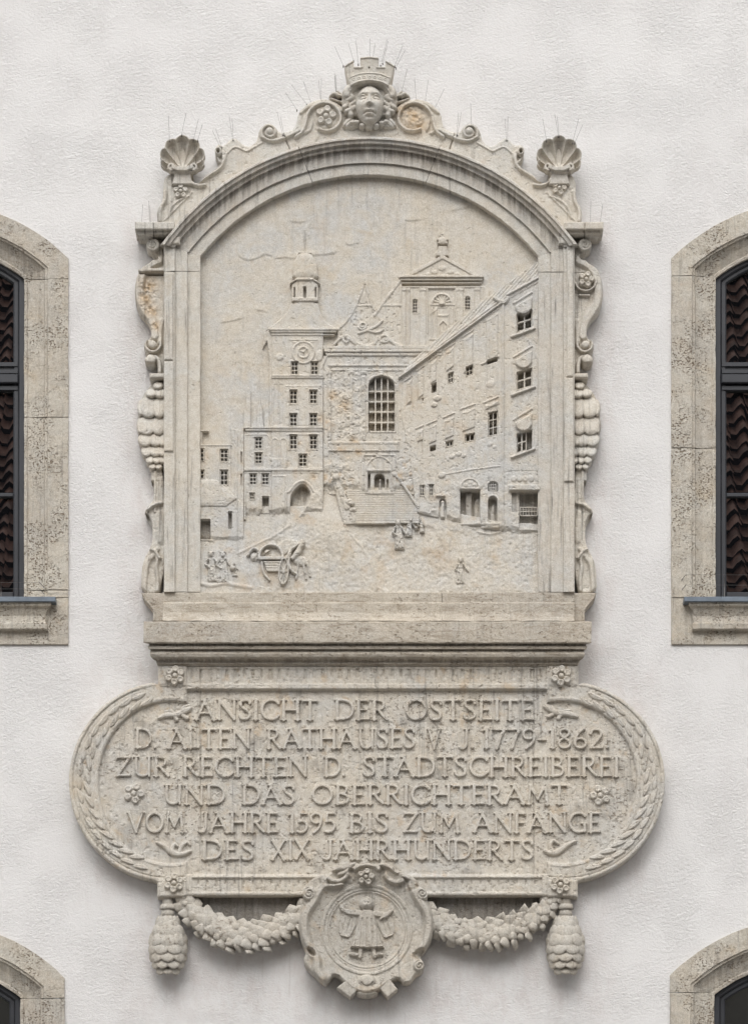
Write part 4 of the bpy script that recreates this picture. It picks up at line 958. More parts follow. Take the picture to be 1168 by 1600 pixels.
for m_ in (lambda p: p, mir):
    L = lambda p, w_, d_, b=2.2: h.plate(Line(m_(p), w_), d_, b, False)
    L(spiral(421, 207, 13, 3, 200, -1.35, 44), 2.3, 43)
    L(smooth_pts([(409, 214), (421, 221), (437, 219), (455, 211), (470, 203)], 2), 2.2, 43)
    h.dome(Ell(*m_([(421, 206)])[0], 6.5), 38, 9, 6, False)
    L(smooth_pts([(356, 238), (366, 228), (377, 232), (385, 237), (396, 230), (410, 222)], 2), 1.2, 38.5)
    L(smooth_pts([(302, 283), (314, 284), (320, 278), (332, 271), (346, 262), (350, 252), (348, 238)], 2), 2.3, 43)
    h.dome(Ell(*m_([(341, 238)])[0], 6, 8), 38, 10, 5, False); h.set(Ell(*m_([(341, 238)])[0], 2.2, 3), 34, 2.5)
    L(smooth_pts([(340, 248), (344, 256), (352, 250), (352, 240)], 2), 2.0, 42)
    L(smooth_pts([(292, 276), (296, 284), (308, 291), (320, 289)], 2), 2.4, 43); L([(275, 276), (292, 276)], 2, 42)
    h.set(Ell(*m_([(306, 279)])[0], 8, 5.5, 20), 17, 3); q, dd = h.get(Ell(*m_([(306, 279)])[0], 8, 5.5, 20)); h.soot[q] = np.where(dd < 0, .8, h.soot[q])  # shade painted into the pierced hole
    L(smooth_pts([(250, 345), (249, 330), (254, 320), (258, 312), (257, 300)], 2), 2.6, 42); L(smooth_pts([(262, 340), (268, 322), (280, 312), (296, 306)], 2), 1.4, 39); L([(258, 343), (300, 300)], 1, 38.5)
    # big inner scroll that leans on the head
    L(smooth_pts([(462, 214), (474, 206), (478, 190), (480, 178), (490, 166), (506, 160), (521, 164), (531, 176), (533, 190), (524, 202), (510, 206), (498, 202)], 2), 2.3, 44)
    L(smooth_pts([(470, 175), (482, 165), (500, 157), (520, 160), (534, 172)], 2), 3, 40, 3)
    h.dome(Ell(*m_([(486, 196)])[0], 3, 10, 15), 37, 3, 3, False); h.dome(Ell(*m_([(478, 206)])[0], 6, 3, -30), 37, 3, 3, False)
    h.set(Ell(*m_([(509, 183)])[0], 18, 17), 37.5, 2)
h.dome(Ell(646, 186, 15, 12), 37.5, 2.0, 9, False)
# broken and repaired stone inside the right scroll
for (x, y, r) in ((646, 184, 20), (640, 176, 14), (655, 195, 14), (628, 172, 9)):
    gg = np.exp(-((h.X - x) ** 2 + (h.Y - y) ** 2) / (r * r)); h.stain[:] = np.maximum(h.stain, gg * .85); h.H += gg * 1.6 * fnoise(h.X, h.Y, 5, 3, 2)
# rectangular joints of the crest stones
for (a, b) in (((441, 204), (452, 232)), ((712, 204), (702, 232))): h.add(Line([a, b], .8), -5, 1)
h.wear(.6, 10, 1.1, 21, .34); h.rounde(3, 2.5)
h.stain[:] += .2 * np.clip((fnoise(h.X, h.Y, 18, 44, 3) - 0.3) / .3, 0, 1)
h.build('crest_stone', M_FRAME, crest, 38, 2)
rosette(crest, 509, 182, 17, 37, 5, M_FRAME, .2, 8); rosette(crest, 282.5, 299.5, 12, 36, 5, M_FRAME, 0, 7); rosette(crest, 873, 294.5, 12, 36, 5, M_FRAME, .3, 7)

# ------------------------------------------------------------------ crowned head
hd = thing('crowned_head', 'carved stone head of a woman with a battlement crown at the top of the arch', 'sculpture', V(577, 200, 0))
h = HF(508, 120, 646, 206, 0.55, 38)
def strand(p, r, b=42, hh=9):
    for q_ in (p, [(1154 - x, y + 0.6) for x, y in p]): h.dome(Line(smooth_pts(q_, 2), r), b, hh, r if np.isscalar(r) else max(r))
h.dome(Ell(577, 150, 41, 25), 34, 16, 22); h.dome(Rect(543, 150, 611, 184, 8), 32, 14, 14)
strand([(577, 133), (562, 131), (550, 136), (540, 145), (541, 151)], 6.0, 50, 9)
strand([(553, 139), (545, 148), (552, 154), (542, 158)], 4.2, 47, 8); strand([(551, 152), (540, 157), (544, 164), (538, 168)], 4.6, 44, 9)
strand([(553, 160), (545, 166), (549, 171), (541, 174)], 4.2, 44, 8); strand([(553, 168), (546, 173), (548, 179)], 5.2, 42, 9)
strand([(538, 150), (536, 158), (538, 166)], 3.0, 40, 7)
for k in range(5): strand([(574 - k * 5, 129 + k * 1.6), (562 - k * 4.6, 131 + k * 3), (550 - k * 1.6, 139 + k * 3.4)], .9, 59 - k, 1.6)
# knot wings standing out at either side
strand([(541, 152), (532, 150), (522, 143), (516, 148)], [3.4, 4, 3.4, 2.4], 38, 7); strand([(536, 158), (528, 156), (517, 152)], 2.4, 37, 6); strand([(534, 146), (527, 141)], 2.6, 37, 6)
for q_ in ((530.5, 152), (624, 152)): h.set(Ell(*q_, 3.4, 2.8), 26, 2); q, dd = h.get(Ell(*q_, 3.4, 2.8)); h.soot[q] = np.where(dd < 0, .9, h.soot[q])  # shade painted into the knot holes
# drapery under the chin
h.dome(Poly(smooth_pts([(534, 199), (536, 188), (545, 180), (556, 184), (560, 199)], 1, True)), 38, 8, 7); h.dome(Poly(mir(smooth_pts([(534, 199), (536, 188), (545, 180), (556, 184), (560, 199)], 1, True))), 38, 8, 7)
for m_ in (lambda p: p, mir):
    for p in ([(538, 197), (544, 190), (553, 184)], [(545, 198), (551, 191), (557, 187)]): h.add(Line(m_(p), 1), -1.8, 1.8)
h.wear(.45, 4, 0, 31); h.rounde(2.5, 3); h.build('hair', M_FRAME, hd, 46, 20)
# face
h = HF(549, 126, 605, 200, 0.42, 44)
cx0, cy0 = 577.0, 160.0
dy = h.Y - cy0; aw = 22.0 * (1 - 0.24 * np.clip((dy - 4) / 30, 0, 1) ** 1.4); bh = np.where(dy < 0, 30.0, 33.0)
r2 = ((h.X - cx0) / aw) ** 2 + (dy / bh) ** 2
h.M = (np.sqrt(r2) - 1) * 22; h.H = 44 + 27 * np.clip(1 - r2, 0, 1) ** .42
for sx in (-1, 1):
    ex = cx0 + sx * 10.8
    h.gauss(ex, 152.2, 6.5, 3.8, -4.6); h.gauss(ex, 145.2, 7.5, 1.9, 1.9, -sx * 8); h.gauss(cx0 + sx * 4.6, 150, 2.0, 4, -2.2)
    h.dome(Ell(ex, 152.6, 6.2, 3.6, -sx * 4), 0, 3.0, 3, False, True)
    h.add(Poly(smooth_pts([(ex - 6.4, 152.9), (ex, 149.6), (ex + 6.4, 152.9), (ex, 155.8)], 1, True)), -1.3, .9)
    h.add(Line([(ex - 7, 150.2), (ex, 146.9), (ex + 7, 150.2)], .6), -1.2, 1.2)
    h.add(Line([(ex - 6.2, 152.8), (ex - 2, 149.4), (ex + 2.5, 149.3), (ex + 6.3, 152.6)], .8), 1.5, 1.1); h.add(Line([(ex - 5.5, 154), (ex, 156.4), (ex + 5.5, 154)], .7), .9, 1.1)
    h.gauss(cx0 + sx * 14, 165, 6, 6, 1.8); h.gauss(cx0 + sx * 9, 176, 3, 4, -1.1); h.gauss(cx0 + sx * 4.2, 164.5, 1.9, 2.0, 3.0)
h.add(Line([(577, 146), (577, 155), (577, 164)], [1.6, 2.0, 3.0]), 1, 3.5)
nz = np.clip((h.Y - 145) / 20, 0, 1) * (h.Y < 167.2); nzx = np.exp(-((h.X - 577) / (1.6 + 2.0 * nz)) ** 2); h.H += 8.5 * nz * nzx * np.clip((167.2 - h.Y) / 2.0, 0, 1)
h.gauss(577, 169.5, 1.2, 2, -1.0); h.gauss(577, 174, 6, 1.6, 2.6); h.gauss(573.5, 173.4, 2, 1.2, .7); h.gauss(580.5, 173.4, 2, 1.2, .7)
h.add(Line([(569, 177.2), (573, 176.0), (577, 176.6), (581, 176.0), (585.5, 177.4)], .6), -2.6, 1.5); h.gauss(577, 179.3, 4.4, 1.6, 2.7); h.gauss(577, 183, 4.5, 1.3, -1.8); h.gauss(577, 187.8, 5, 3, 2.4)
h.gauss(568, 178, 1.6, 2, -1.2); h.gauss(586, 178, 1.6, 2, -1.2)
h.wear(.18, 5, 0, 2); h.build('face', M_FRAME, hd, 62, 38)
# crown
h = HF(534, 84, 620, 138, 0.5, 40)
cu = lambda x: np.clip(1 - ((x - 577) / 46.0) ** 2, 0, 1)
body = Poly(smooth_pts([(545, 128), (541, 115), (538, 99), (546, 95)], 0) + [(552, 93), (553, 103), (563, 104), (562.5, 90), (577, 88.5), (591.5, 90), (591, 104), (601, 103), (602, 93), (608, 95), (616, 99), (613, 115), (608, 128), (600, 127), (577, 124), (554, 127)])
h.M = np.minimum(h.M, body.f(h.X, h.Y))
lb = Poly([(545, 118), (560, 114.2), (577, 113), (594, 114.2), (609, 118), (607, 134), (596, 129), (577, 126.6), (558, 129), (547, 134)]); h.M = np.minimum(h.M, lb.f(h.X, h.Y))
h.H = 40 + 25 * np.sqrt(cu(h.X)) + np.clip((112 - h.Y) * .12, 0, 3)
h.add(lb, 2.2, 1.2); h.add(Line([(546, 119.5), (560, 115.6), (577, 114.4), (594, 115.6), (608, 119.5)], .8), 1.2, .9); h.add(Line([(548, 131), (560, 127), (577, 125.2), (594, 127), (606, 131)], .9), 1.2, .9)
for k in range(-3, 4): h.add(Ell(577 + 8.2 * k, 120.6 + .22 * k * k, 2.6, 2.3), 1.0, 1.3); h.add(Ell(577 + 8.2 * k, 120.6 + .22 * k * k, 1.2), -1.1, 1)
for p in ([(562, 91.5), (577, 90), (592, 91.5)], [(538, 100), (552, 94.6)], [(602, 94.6), (616, 100)]): h.add(Line(p, 1.3), 1.8, 1)
for p in ([(554, 104), (565, 105)], [(589, 105), (600, 104)]): h.add(Line(p, 1.5), 2.2, 1)
h.add(Ell(576.5, 105.6, 1.3), -5, 1); h.add(Line([(553, 95), (556, 103)], .7), -2, 1); h.add(Line([(601, 95), (598, 103)], .7), -2, 1)
h.wear(.3, 6, .6, 9, .4); h.rounde(1.5, 1.5); h.build('crown', M_FRAME, hd, 66, 24)
for (x, y, r) in ((550, 191, 4), (557, 190.5, 4.5), (566, 195.5, 4.6), (576.5, 197, 5), (587, 195.6, 4.6), (596, 192, 4.4), (603, 190, 4)):
    hb = HF(x - 7, y - 6, x + 7, y + 6, .5, 44); hb.dome(Ell(x, y, r * 1.15, r * .85), 44, 7, r * .8); hb.build('bead', M_FRAME, hd, 48, 36)

# ------------------------------------------------------------------ shells
def shell(x0, label):
    t = thing('scallop_shell', label, 'ornament', V(x0, 270, 0), 'scallop shells on the arch shoulders')
    hx, hy = x0, 262.0                                   # hinge, from which the flutes fan out
    h = HF(x0 - 42, 202, x0 + 42, 286, .55, 36)
    dx = h.X - hx; up = hy - h.Y
    phi = np.degrees(np.arctan2(up, dx)); rr = np.hypot(dx, up)
    NL = 7; A0, A1_ = -6.0, 186.0
    ph = np.where(phi < -90, phi + 360, phi); u = (ph - A0) / (A1_ - A0) * NL
    lob = np.abs(np.sin(math.pi * np.clip(u, 0, NL)))        # 0 at the creases between lobes, 1 in lobe centres
    reach = np.interp(np.clip(ph, A0, A1_), [-6, 10, 30, 60, 90, 120, 150, 170, 186], [27, 34.5, 41, 48.5, 51.5, 48.5, 41, 34.5, 27])
    rout = reach - 3.6 * (1 - lob) ** 1.3
    M = rr - rout; M = np.where((ph < A0) | (ph > A1_), np.maximum(M, (np.where(ph < 90, A0 - ph, ph - A1_)) * .5), M)
    h.M = np.minimum(h.M, M)
    k = np.clip(rr / rout, 0, 1.05)
    bowl = 39 + 11 * np.clip(k, 0, 1) ** 2.6
    groove = -8.5 * lob ** 0.7 * np.clip((k - .12) / .25, 0, 1) * np.clip((1.0 - k) / .10, 0, 1)
    h.H = bowl + groove + np.where(k > .9, 2.0, 0)
    cen = np.clip(1 - np.abs(ph - 90) / 16, 0, 1)
    h.soot[:] = np.clip(.62 * lob * np.clip((.9 - k) / .12, 0, 1) * np.clip((k - .25) / .3, 0, 1) * (.35 + cen), 0, .85)  # shade of the flutes painted in, strongest in the middle
    h.plate(Line([(x0 - 14, 261), (x0 - 6, 264), (x0 + 6, 264), (x0 + 14, 261)], 4.2), 53, 3)
    for sg in (-1, 1): h.plate(Line(spiral(x0 + sg * 17, 260, 5.5, 2, 270, sg * 1.0, 14), 2.4), 52, 2)
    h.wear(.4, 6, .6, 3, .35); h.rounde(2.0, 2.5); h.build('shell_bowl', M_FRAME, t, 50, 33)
    h = HF(x0 - 26, 222, x0 + 26, 268, .9, 34); h.outline(Ell(x0, 245, 20, 18)); h.H[:] = 34.5; h.build('shell_back', M_FRAME, t, 50, 2)
    h = HF(x0 - 22, 262, x0 + 22, 290, .8, 34); h.plate(Poly([(x0 - 14, 264), (x0 + 14, 264), (x0 + 13, 274), (x0 + 17, 288), (x0 - 17, 288), (x0 - 13, 274)]), 44, 3); h.plate(Rect(x0 - 16, 267, x0 + 16, 271), 48, 2); h.wear(.4, 6); h.build('shell_foot', M_FRAME, t, 44, 4)
shell(285, 'scallop shell carved in stone on the left shoulder of the arch')
shell(873, 'scallop shell carved in stone on the right shoulder of the arch')

# ------------------------------------------------------------------ side ornaments
def side(mirror, label):
    t = thing('side_scroll', label, 'ornament', V(236 if not mirror else 916, 970, 0), 'carved scroll strips beside the frame')
    mm = (lambda p: [(1152 - x, y) for x, y in p]) if mirror else (lambda p: list(p))
    mp = lambda x, y: mm([(x, y)])[0]
    def mk(x0, y0, x1, y1, res, base):
        return HF(1152 - x1, y0, 1152 - x0, y1, res, base) if mirror else HF(x0, y0, x1, y1, res, base)
    # upper scroll with the big belly
    h = mk(207, 370, 258, 594, .7, 26)
    h.outline(Poly(mm(smooth_pts([(258, 372), (236, 372), (228, 378), (229, 390), (238, 394), (241, 402), (235, 410), (222, 417), (214, 428), (210, 448), (211, 470), (216, 486), (224, 494), (230, 500), (236, 514), (236, 524), (228, 532), (224, 540), (227, 550), (236, 556), (244, 560), (246, 570), (246, 583), (258, 584)], 1, True))))
    h.plate(Line(mm(smooth_pts([(248, 406), (234, 412), (222, 424), (217, 448), (219, 472), (229, 488), (240, 504), (242, 524)], 2)), [7] * 0 or 6.5), 34, 5, False)
    h.dome(Ell(*mp(239, 383), 10.5, 10.5), 34, 4, 4); h.add(Line(mm(spiral(239, 383, 8, 1.5, 90, 1.4, 30)), .9), -2.2, 1.5)
    h.set(Ell(*mp(241, 400), 6, 5, 20), 14, 3)
    if mirror:
        h.add(Line(mm([(258, 424), (240, 424)]), .6), -2, 1); h.add(Ell(*mp(238, 437), 17), 1.0, 2); h.plate(Line(mm(arc(238, 437, 17, 170, 350, 16)), 1.6), 36, 1.5, False)
        h.plate(Line(mm([(232, 460), (247, 460)]), 1.6), 32, 1.2, False)
    else:
        h.plate(Poly([(216, 420), (258, 418), (258, 424), (216, 424.5)]), 36, 1.5); h.set(Line([(219, 427), (257, 427)], 1.2), 20, 1.5)
        for (x, y, r) in ((232, 445, 15), (228, 465, 13), (236, 485, 11), (244, 508, 8)):
            gg = np.exp(-((h.X - x) ** 2 + (h.Y - y) ** 2) / (r * r)); h.stain[:] = np.maximum(h.stain, gg * .95); h.H += gg * 4 * (fnoise(h.X, h.Y, 6, 3, 3) - .1)
    h.plate(Line(mm(smooth_pts([(252, 500), (249, 520), (250, 538)], 1)), 4), 31, 4, False)
    h.dome(Ell(*mp(238, 538), 6.5), 32, 5, 5, False); h.plate(Line(mm(arc(239, 537, 12, 150, 380, 20)), 2.0), 36, 1.8, False); h.set(Line(mm(arc(239, 537, 8.6, 160, 360, 14)), .9), 27, 1.2)
    h.dome(Ell(*mp(235, 562), 9, 8), 32, 6, 6); h.plate(Line(mm(smooth_pts([(234, 556), (246, 558), (250, 570), (249, 586)], 1)), 3), 36, 2.5, False)
    h.set(Poly(mm([(228, 567), (243, 568), (243, 583), (234, 583)])), 12, 3)
    h.cut(Poly(mm([(225, 571), (238, 572), (240, 590), (225, 590)])))
    h.wear(.45, 8, .7, 41, .34); h.rounde(2.5, 2.2); h.build('scroll', M_FRAME, t, 34, 2)
    # block over the scales
    a, b = sorted((mp(234, 0)[0], mp(257, 0)[0])); Boxes().box(a, 583, b, 590, 38, 2, ch=1.8).box(a + 1.5, 590.3, b - 1.5, 593, 30, 2, ch=.5).build('block', M_FRAME, t)
    # overlapping scales, biggest in the middle, drawn row by row from below
    rows = [(600, 8, [(247, 8, 7)]), (612, 8, [(236, 9, 8), (250, 10, 9)]), (634, 10, [(232, 14, 18), (249, 12, 18), (220, 6, 14)]), (662, 10, [(229, 15, 17), (248, 13, 17), (218, 5, 14)]), (684, 9, [(227, 12, 13), (243, 11, 13), (254, 8, 13)]), (702, 9, [(229, 9, 11), (243, 10, 11), (254, 7, 11)]), (716, 8, [(234, 7, 8), (245, 7, 8), (254, 6, 8)]), (727, 8, [(238, 6, 6), (248, 6, 6)])]
    for k, (y, dd, cs) in enumerate(rows):
        for (x, rx, ry) in cs:
            hh = mk(x - rx - 2, y - ry - 3, x + rx + 2, y + ry + 2, .7, 24)
            xx, yy = mp(x, y); e = Ell(xx, yy, rx, ry); lim = [p for p in mm([(257.4, 590), (257.4, 760), (280, 760), (280, 590)])]
            hh.outline(e); hh.dome(e, 23 + 3 * (x > 225), 5.5, min(rx, ry) * .7, False); hh.H += np.clip((hh.Y - y) / ry, -1, 1) * 5.0
            hh.add(Line([(xx, yy - ry * .4), (xx, yy + ry * .6)], .7), 1.0 if rx > 9 else 0, 1.5)
            hh.cut(Poly(lim)); hh.wear(.45, 5, .6, k, .35); hh.build('leaf', M_FRAME, t, 34, 2)
    h = mk(206, 592, 258, 736, .8, 16); h.outline(Poly(mm(smooth_pts([(258, 592), (244, 594), (232, 606), (221, 622), (216, 640), (215, 668), (220, 695), (227, 715), (236, 733), (258, 734)], 1, True)))); h.H[:] = 17; h.wear(.8, 8); h.build('backing', M_FRAME, t, 18, 1)
    # lower stalk, hook and long leaf
    h = mk(212, 728, 258, 928, .7, 22)
    h.outline(Poly(mm(smooth_pts([(258, 730), (236, 731), (236, 752), (240, 758), (240, 780), (232, 789), (226, 796), (227, 804), (233, 812), (238, 822), (238, 845), (233, 858), (226, 870), (221, 888), (220, 926), (258, 926)], 1, True)))); h.H[:] = 26
    h.add(Rect(*sorted((mp(240, 0)[0], mp(244, 0)[0]))[:1], 735, sorted((mp(240, 0)[0], mp(244, 0)[0]))[1], 800), 2, 1.5); h.set(Poly(mm([(236.5, 750), (240, 750), (240, 762), (236.5, 762)])), 10, 1)
    h.plate(Line(mm(smooth_pts([(252, 786), (240, 788), (231, 796)], 1)), 2.4), 33, 3, False); h.set(Poly(mm(smooth_pts([(226, 800), (232, 803), (237, 814), (238, 824), (232, 818)], 1, True))), 12, 2)
    h.add(Poly(mm(smooth_pts([(242, 800), (254, 796), (256, 850), (244, 846)], 1, True))), 3, 6)
    h.plate(Line(mm(smooth_pts([(246, 858), (238, 868), (230, 880), (227, 900), (226, 922)], 2)), 3.2), 31, 3.5, False); h.plate(Line(mm(smooth_pts([(240, 862), (247, 872), (243, 885), (247, 905), (246, 922)], 2)), 2.6), 31, 3.5, False)
    h.plate(Line(mm(smooth_pts([(236, 858), (243, 862), (250, 872)], 1)), 2), 34, 2, False)
    h.wear(.6, 8, 1.0, 51, .3); h.rounde(2.5, 2.2); h.build('stalk', M_FRAME, t, 30, 2)
    h = mk(214, 924, 258, 972, .7, 30); h.outline(Poly(mm(smooth_pts([(258, 926), (221, 926), (224, 936), (232, 945), (239, 954), (239, 971), (258, 971)], 0)))); h.H[:] = 34
    h.plate(Line(mm(smooth_pts([(222, 928), (227, 938), (236, 947), (241, 957), (241, 971)], 2)), 1.8), 37, 1.6, False); h.cut(Rect(200, 900, 2000, 926.5)); h.wear(.4, 8); h.rounde(1.5, 1.5); h.build('bracket', M_LEDGE, t, 34, 2)
side(False, 'carved scroll strip at the left of the frame, its upper scroll broken and brownish')
side(True, 'carved scroll strip at the right of the frame, with intact rosette on its upper scroll')
_t = [o for o in bpy.data.objects if o.name.startswith('side_scroll')][-1]
rosette(_t, 915, 437, 13, 33, 5, M_FRAME, .3, 7)

# ------------------------------------------------------------------ ledge between relief and inscription
led = thing('stone_ledge', 'long projecting veined stone ledge between the relief and the inscription', 'ledge', V(574, 1037, 0))
lp = [(970.6, 0, 56, 0), (970.6, 54, 56, 0), (972.5, 60, 60, 0), (1003, 60.5, 60.5, 0), (1004.6, 59.5, 59.5, 0), (1004.6, 51, 59.5, 8), (1008.5, 50.5, 50.5, 8.4), (1009.3, 53, 53, 7), (1013.6, 53, 53, 7.2), (1014.2, 46, 52, 11), (1017, 45.5, 45.5, 11.2), (1018.4, 48, 48, 10.4), (1022, 49.4, 49.4, 10), (1026, 48, 48, 11), (1029.5, 44, 44, 13.5), (1031.5, 39.5, 39.5, 17), (1032, 36, 39, 20), (1035, 35.5, 35.5, 20.5), (1037.5, 35, 35, 21), (1038, 31.5, 34.5, 22), (1041, 31, 31, 22.5), (1041, 0, 31, 22.5)]
xs_ = [(224.5, 457.8), (458.1, 689.8), (690.1, 923)]
for i_, (xa, xb) in enumerate(xs_):
    rows = []
    for q in range(29):
        f_ = q / 28; r = []
        for y, d, dm_, ins in lp:
            a = xa + (ins if i_ == 0 else 0); b = xb - (ins if i_ == 2 else 0); r.append(V(a + (b - a) * f_, y, d, dm_))
        rows.append(r)
    profile_strip('ledge_block', M_LEDGE, led, rows, jit=.35, soot={5: .8, 6: .9, 9: .5, 10: .6, 14: .4, 15: .9, 16: .6, 17: .4})  # streaky dirt and shade painted on underside and recesses

# ------------------------------------------------------------------ inscription tablet
tab = thing('inscription_tablet', 'rounded stone tablet with raised capital lettering under the ledge', 'plaque', V(574, 1400, 0))
body = [(247, 1040), (903, 1040), (903, 1070)] + [(881 + 157 * math.cos(a), 1221 - 157 * math.sin(a)) for a in np.linspace(1.38, -1.40, 50)] + [(902, 1379), (902, 1402), (855, 1402), (855, 1400), (292, 1400), (292, 1402), (246, 1402), (246, 1379)] + [(265 + 157 * math.cos(a), 1221 - 157 * math.sin(a)) for a in np.linspace(math.pi + 1.42, math.pi - 1.40, 50)] + [(247, 1070)]
h = HF(104, 1036, 1042, 1406, 1.1, 30)
h.M = Poly(body).f(h.X, h.Y); h.H[:] = 31
X, Y = h.X, h.Y
dl = np.hypot(X - 265, Y - 1221); dr_ = np.hypot(X - 881, Y - 1221)
ring = ((X < 265) & (dl > 0)) | ((X > 881)); dring = np.where(X < 573, dl, dr_)
side_ = (X < 292) | (X > 854)
fieldl = np.minimum(Rect(292, 1078, 854, 1366).f(X, Y), np.minimum(Ell(267, 1222, 113, 127).f(X, Y), Ell(879, 1222, 115, 127).f(X, Y)))
tf = h.t(fieldl, 1.6); h.H = h.H * (1 - tf) + 25 * tf
fl2 = np.abs(fieldl - 4.2) - 1.4; h.H += 1.0 * h.t(fl2, 1.4) * side_
gro = np.abs(dring - 150.5) - .8; h.H += np.where(side_ & (Y > 1078) & (Y < 1374), -1.8 * h.t(gro, 1.2), 0); h.H += np.where(side_ & (dring > 151.5), 1.2, 0)
# top frieze with worn flutes, bottom frieze with short flutes
h.H += np.where((X > 292) & (X < 854) & (Y < 1068) & (Y > 1041), -2.0, 0); h.add(Rect(294, 1069, 852, 1077), 2.6, 1.2); h.add(Rect(294, 1042, 852, 1045), 1.4, 1)
for k in range(41):
    x = 300 + k * 13.6; hh = 8 + 5 * RNG.rand(); h.add(Line([(x, 1048), (x, 1048 + hh)], 2.4 if k % 2 else 1.6), -2.4 * (0.4 + RNG.rand()), 2)
h.add(Rect(300, 1369, 846, 1372.5), 2.6, 1); h.add(Rect(300, 1394, 846, 1400), 1.6, 1)
h.H += np.where((X > 300) & (X < 846) & (Y > 1373) & (Y < 1394), -1.2, 0)
for k in range(38):
    x = 310 + k * 14.2; h.add(Line([(x, 1377), (x, 1381)], 1.3), -2.2, 1.2); h.add(Line([(x + 7, 1385), (x + 7, 1394)], .5), -1.2, 1)
for (xa, xb) in ((250, 292), (858, 900)):
    h.add(Rect(xa, 1042, xb, 1073, 1), 1.6, 1.5); h.add(Rect(xa - 2, 1376, xb, 1401, 1), 1.8, 1.5)
# stone joints
for x in (313, 833): h.add(Line([(x, 1040), (x + .6, 1366)], .45), -2.2, .9)
h.H += .5 * fnoise(X, Y, 14, 71, 4) + np.where(fieldl < 0, .7 * fnoise(X, Y, 6, 72, 3), 0)
h.H -= 1.3 * np.clip((fnoise(X, Y, 4.5, 75, 2) - .34) / .12, 0, 1)
h.rounde(3, 2.5)
sm = np.clip((fnoise(X, Y, 34, 81, 4) - .22) / .3, 0, 1)
h.soot[:] = .5 * np.where(fieldl < 0, sm, .3 * sm) + .55 * np.clip(1 - (Y - 1040) / 34, 0, 1) * np.clip(fnoise(X * 1.0, Y * .2, 9, 84, 3) + .35, 0, 1) * (np.abs(X - 575) < 330)  # random blotches, and a streaky darker band along the top
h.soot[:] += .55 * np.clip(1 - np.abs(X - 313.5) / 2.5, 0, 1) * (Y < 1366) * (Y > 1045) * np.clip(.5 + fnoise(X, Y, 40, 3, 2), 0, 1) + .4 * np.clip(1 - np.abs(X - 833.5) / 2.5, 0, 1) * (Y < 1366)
h.stain[:] = .55 * np.clip((fnoise(X, Y, 17, 91, 4) - .36) / .25, 0, 1)
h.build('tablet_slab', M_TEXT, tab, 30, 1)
for (x, y, r) in ((273.5, 1056, 16), (876, 1056.5, 17), (272, 1380, 16), (874.6, 1382.5, 16)): rosette(tab, x, y, r, 33, 6, M_TEXT, .1, 8)
rosette(tab, 209.5, 1240, 17, 25, 5, M_TEXT, .4, 6); rosette(tab, 937, 1243, 17, 25, 5, M_TEXT, .9, 6)
# laurel leaves round both ends
hl = HF(-20, -9, 20, 9, .7, 0)
hl.outline(Poly(smooth_pts([(-18, 1.5), (-8, -5), (6, -6.5), (17, -2.5), (19, 1), (8, 3.5), (-6, 4.5)], 2, True))); hl.H[:] = .5; hl.dome(Poly(smooth_pts([(-18, 1.5), (-8, -5), (6, -6.5), (17, -2.5), (19, 1), (8, 3.5), (-6, 4.5)], 2, True)), .2, 3.6, 5, False); hl.H += np.clip(hl.Y * .28, -1, 1.6)
hl.add(Line([(-16, 1), (0, -1), (17, 0)], .5), -1.0, 1); hl.wear(.3, 5); leafm = hl.mesh('leaf', local=True, base=-4)[0]; leafm.materials.append(M_TEXT)
for (cx_, sgn) in ((265, -1), (881, 1)):
    n_ = 17
    for k in range(n_):
        for j, rr_ in enumerate((128.5, 141)):
            if j and k % 1 and False: continue
            a = math.radians(74 - 150 * (k + .5 * j) / n_)     # from top to bottom
            x = cx_ + sgn * rr_ * math.cos(a); y = 1221 - rr_ * math.sin(a)
            if j and (k + .5) / n_ > 1: continue
            o = link('leaf', leafm, None, tab, V(x, y, 31.2)); tang = math.atan2(math.cos(a), math.sin(a))
            # the leaf lies along the ring, tip swung a little outwards
            ang = math.atan2(-math.cos(a), -sgn * math.sin(a) * -1) if False else 0
            dirx, diry = sgn * math.sin(a), math.cos(a) * 1.0        # picture direction going down the ring (y down)
            th_ = math.atan2(diry, dirx) + sgn * (.38 if j == 0 else .16)
            o.rotation_euler = (0, th_ + math.pi, 0); s_ = .82 + .1 * random.random(); fl = -1 if (sgn < 0) else 1
            o.scale = (s_ * .85, .8, s_ * fl * .95)
# small corner leaves in the field
def corner_leaf(pts, r, sp=None):
    h = HF(min(p[0] for p in pts) - 8, min(p[1] for p in pts) - 8, max(p[0] for p in pts) + 8, max(p[1] for p in pts) + 8, .6, 25)
    h.dome(Line(smooth_pts(pts, 2), r), 25, 6, 4)
    if sp:
        for s_ in sp: h.dome(Line(smooth_pts(s_, 2), [3.8, 3.4, 2.2]), 25, 5, 3)
    h.wear(.3, 5); h.build('corner_leaf', M_TEXT, tab, 28, 20)
corner_leaf([(298, 1106), (286, 1112), (275, 1118), (262, 1116), (248, 1122)], [3.2, 5.5, 4, 5, 2.5], [[(292, 1122), (283, 1116), (286, 1104), (296, 1102)], [(276, 1124), (268, 1110), (258, 1112)]])
corner_leaf([(851, 1104), (862, 1110), (874, 1116), (886, 1114), (901, 1120)], [3.2, 5.5, 4, 5, 2.5], [[(856, 1120), (866, 1114), (862, 1104), (852, 1102)], [(872, 1122), (880, 1110), (890, 1110)]])
corner_leaf([(245, 1316), (258, 1322), (268, 1332), (282, 1336), (297, 1330)], [2.5, 4, 5.5, 4, 3], [[(280, 1334), (283, 1322), (292, 1314), (297, 1320)], [(268, 1330), (272, 1318), (278, 1322)]])
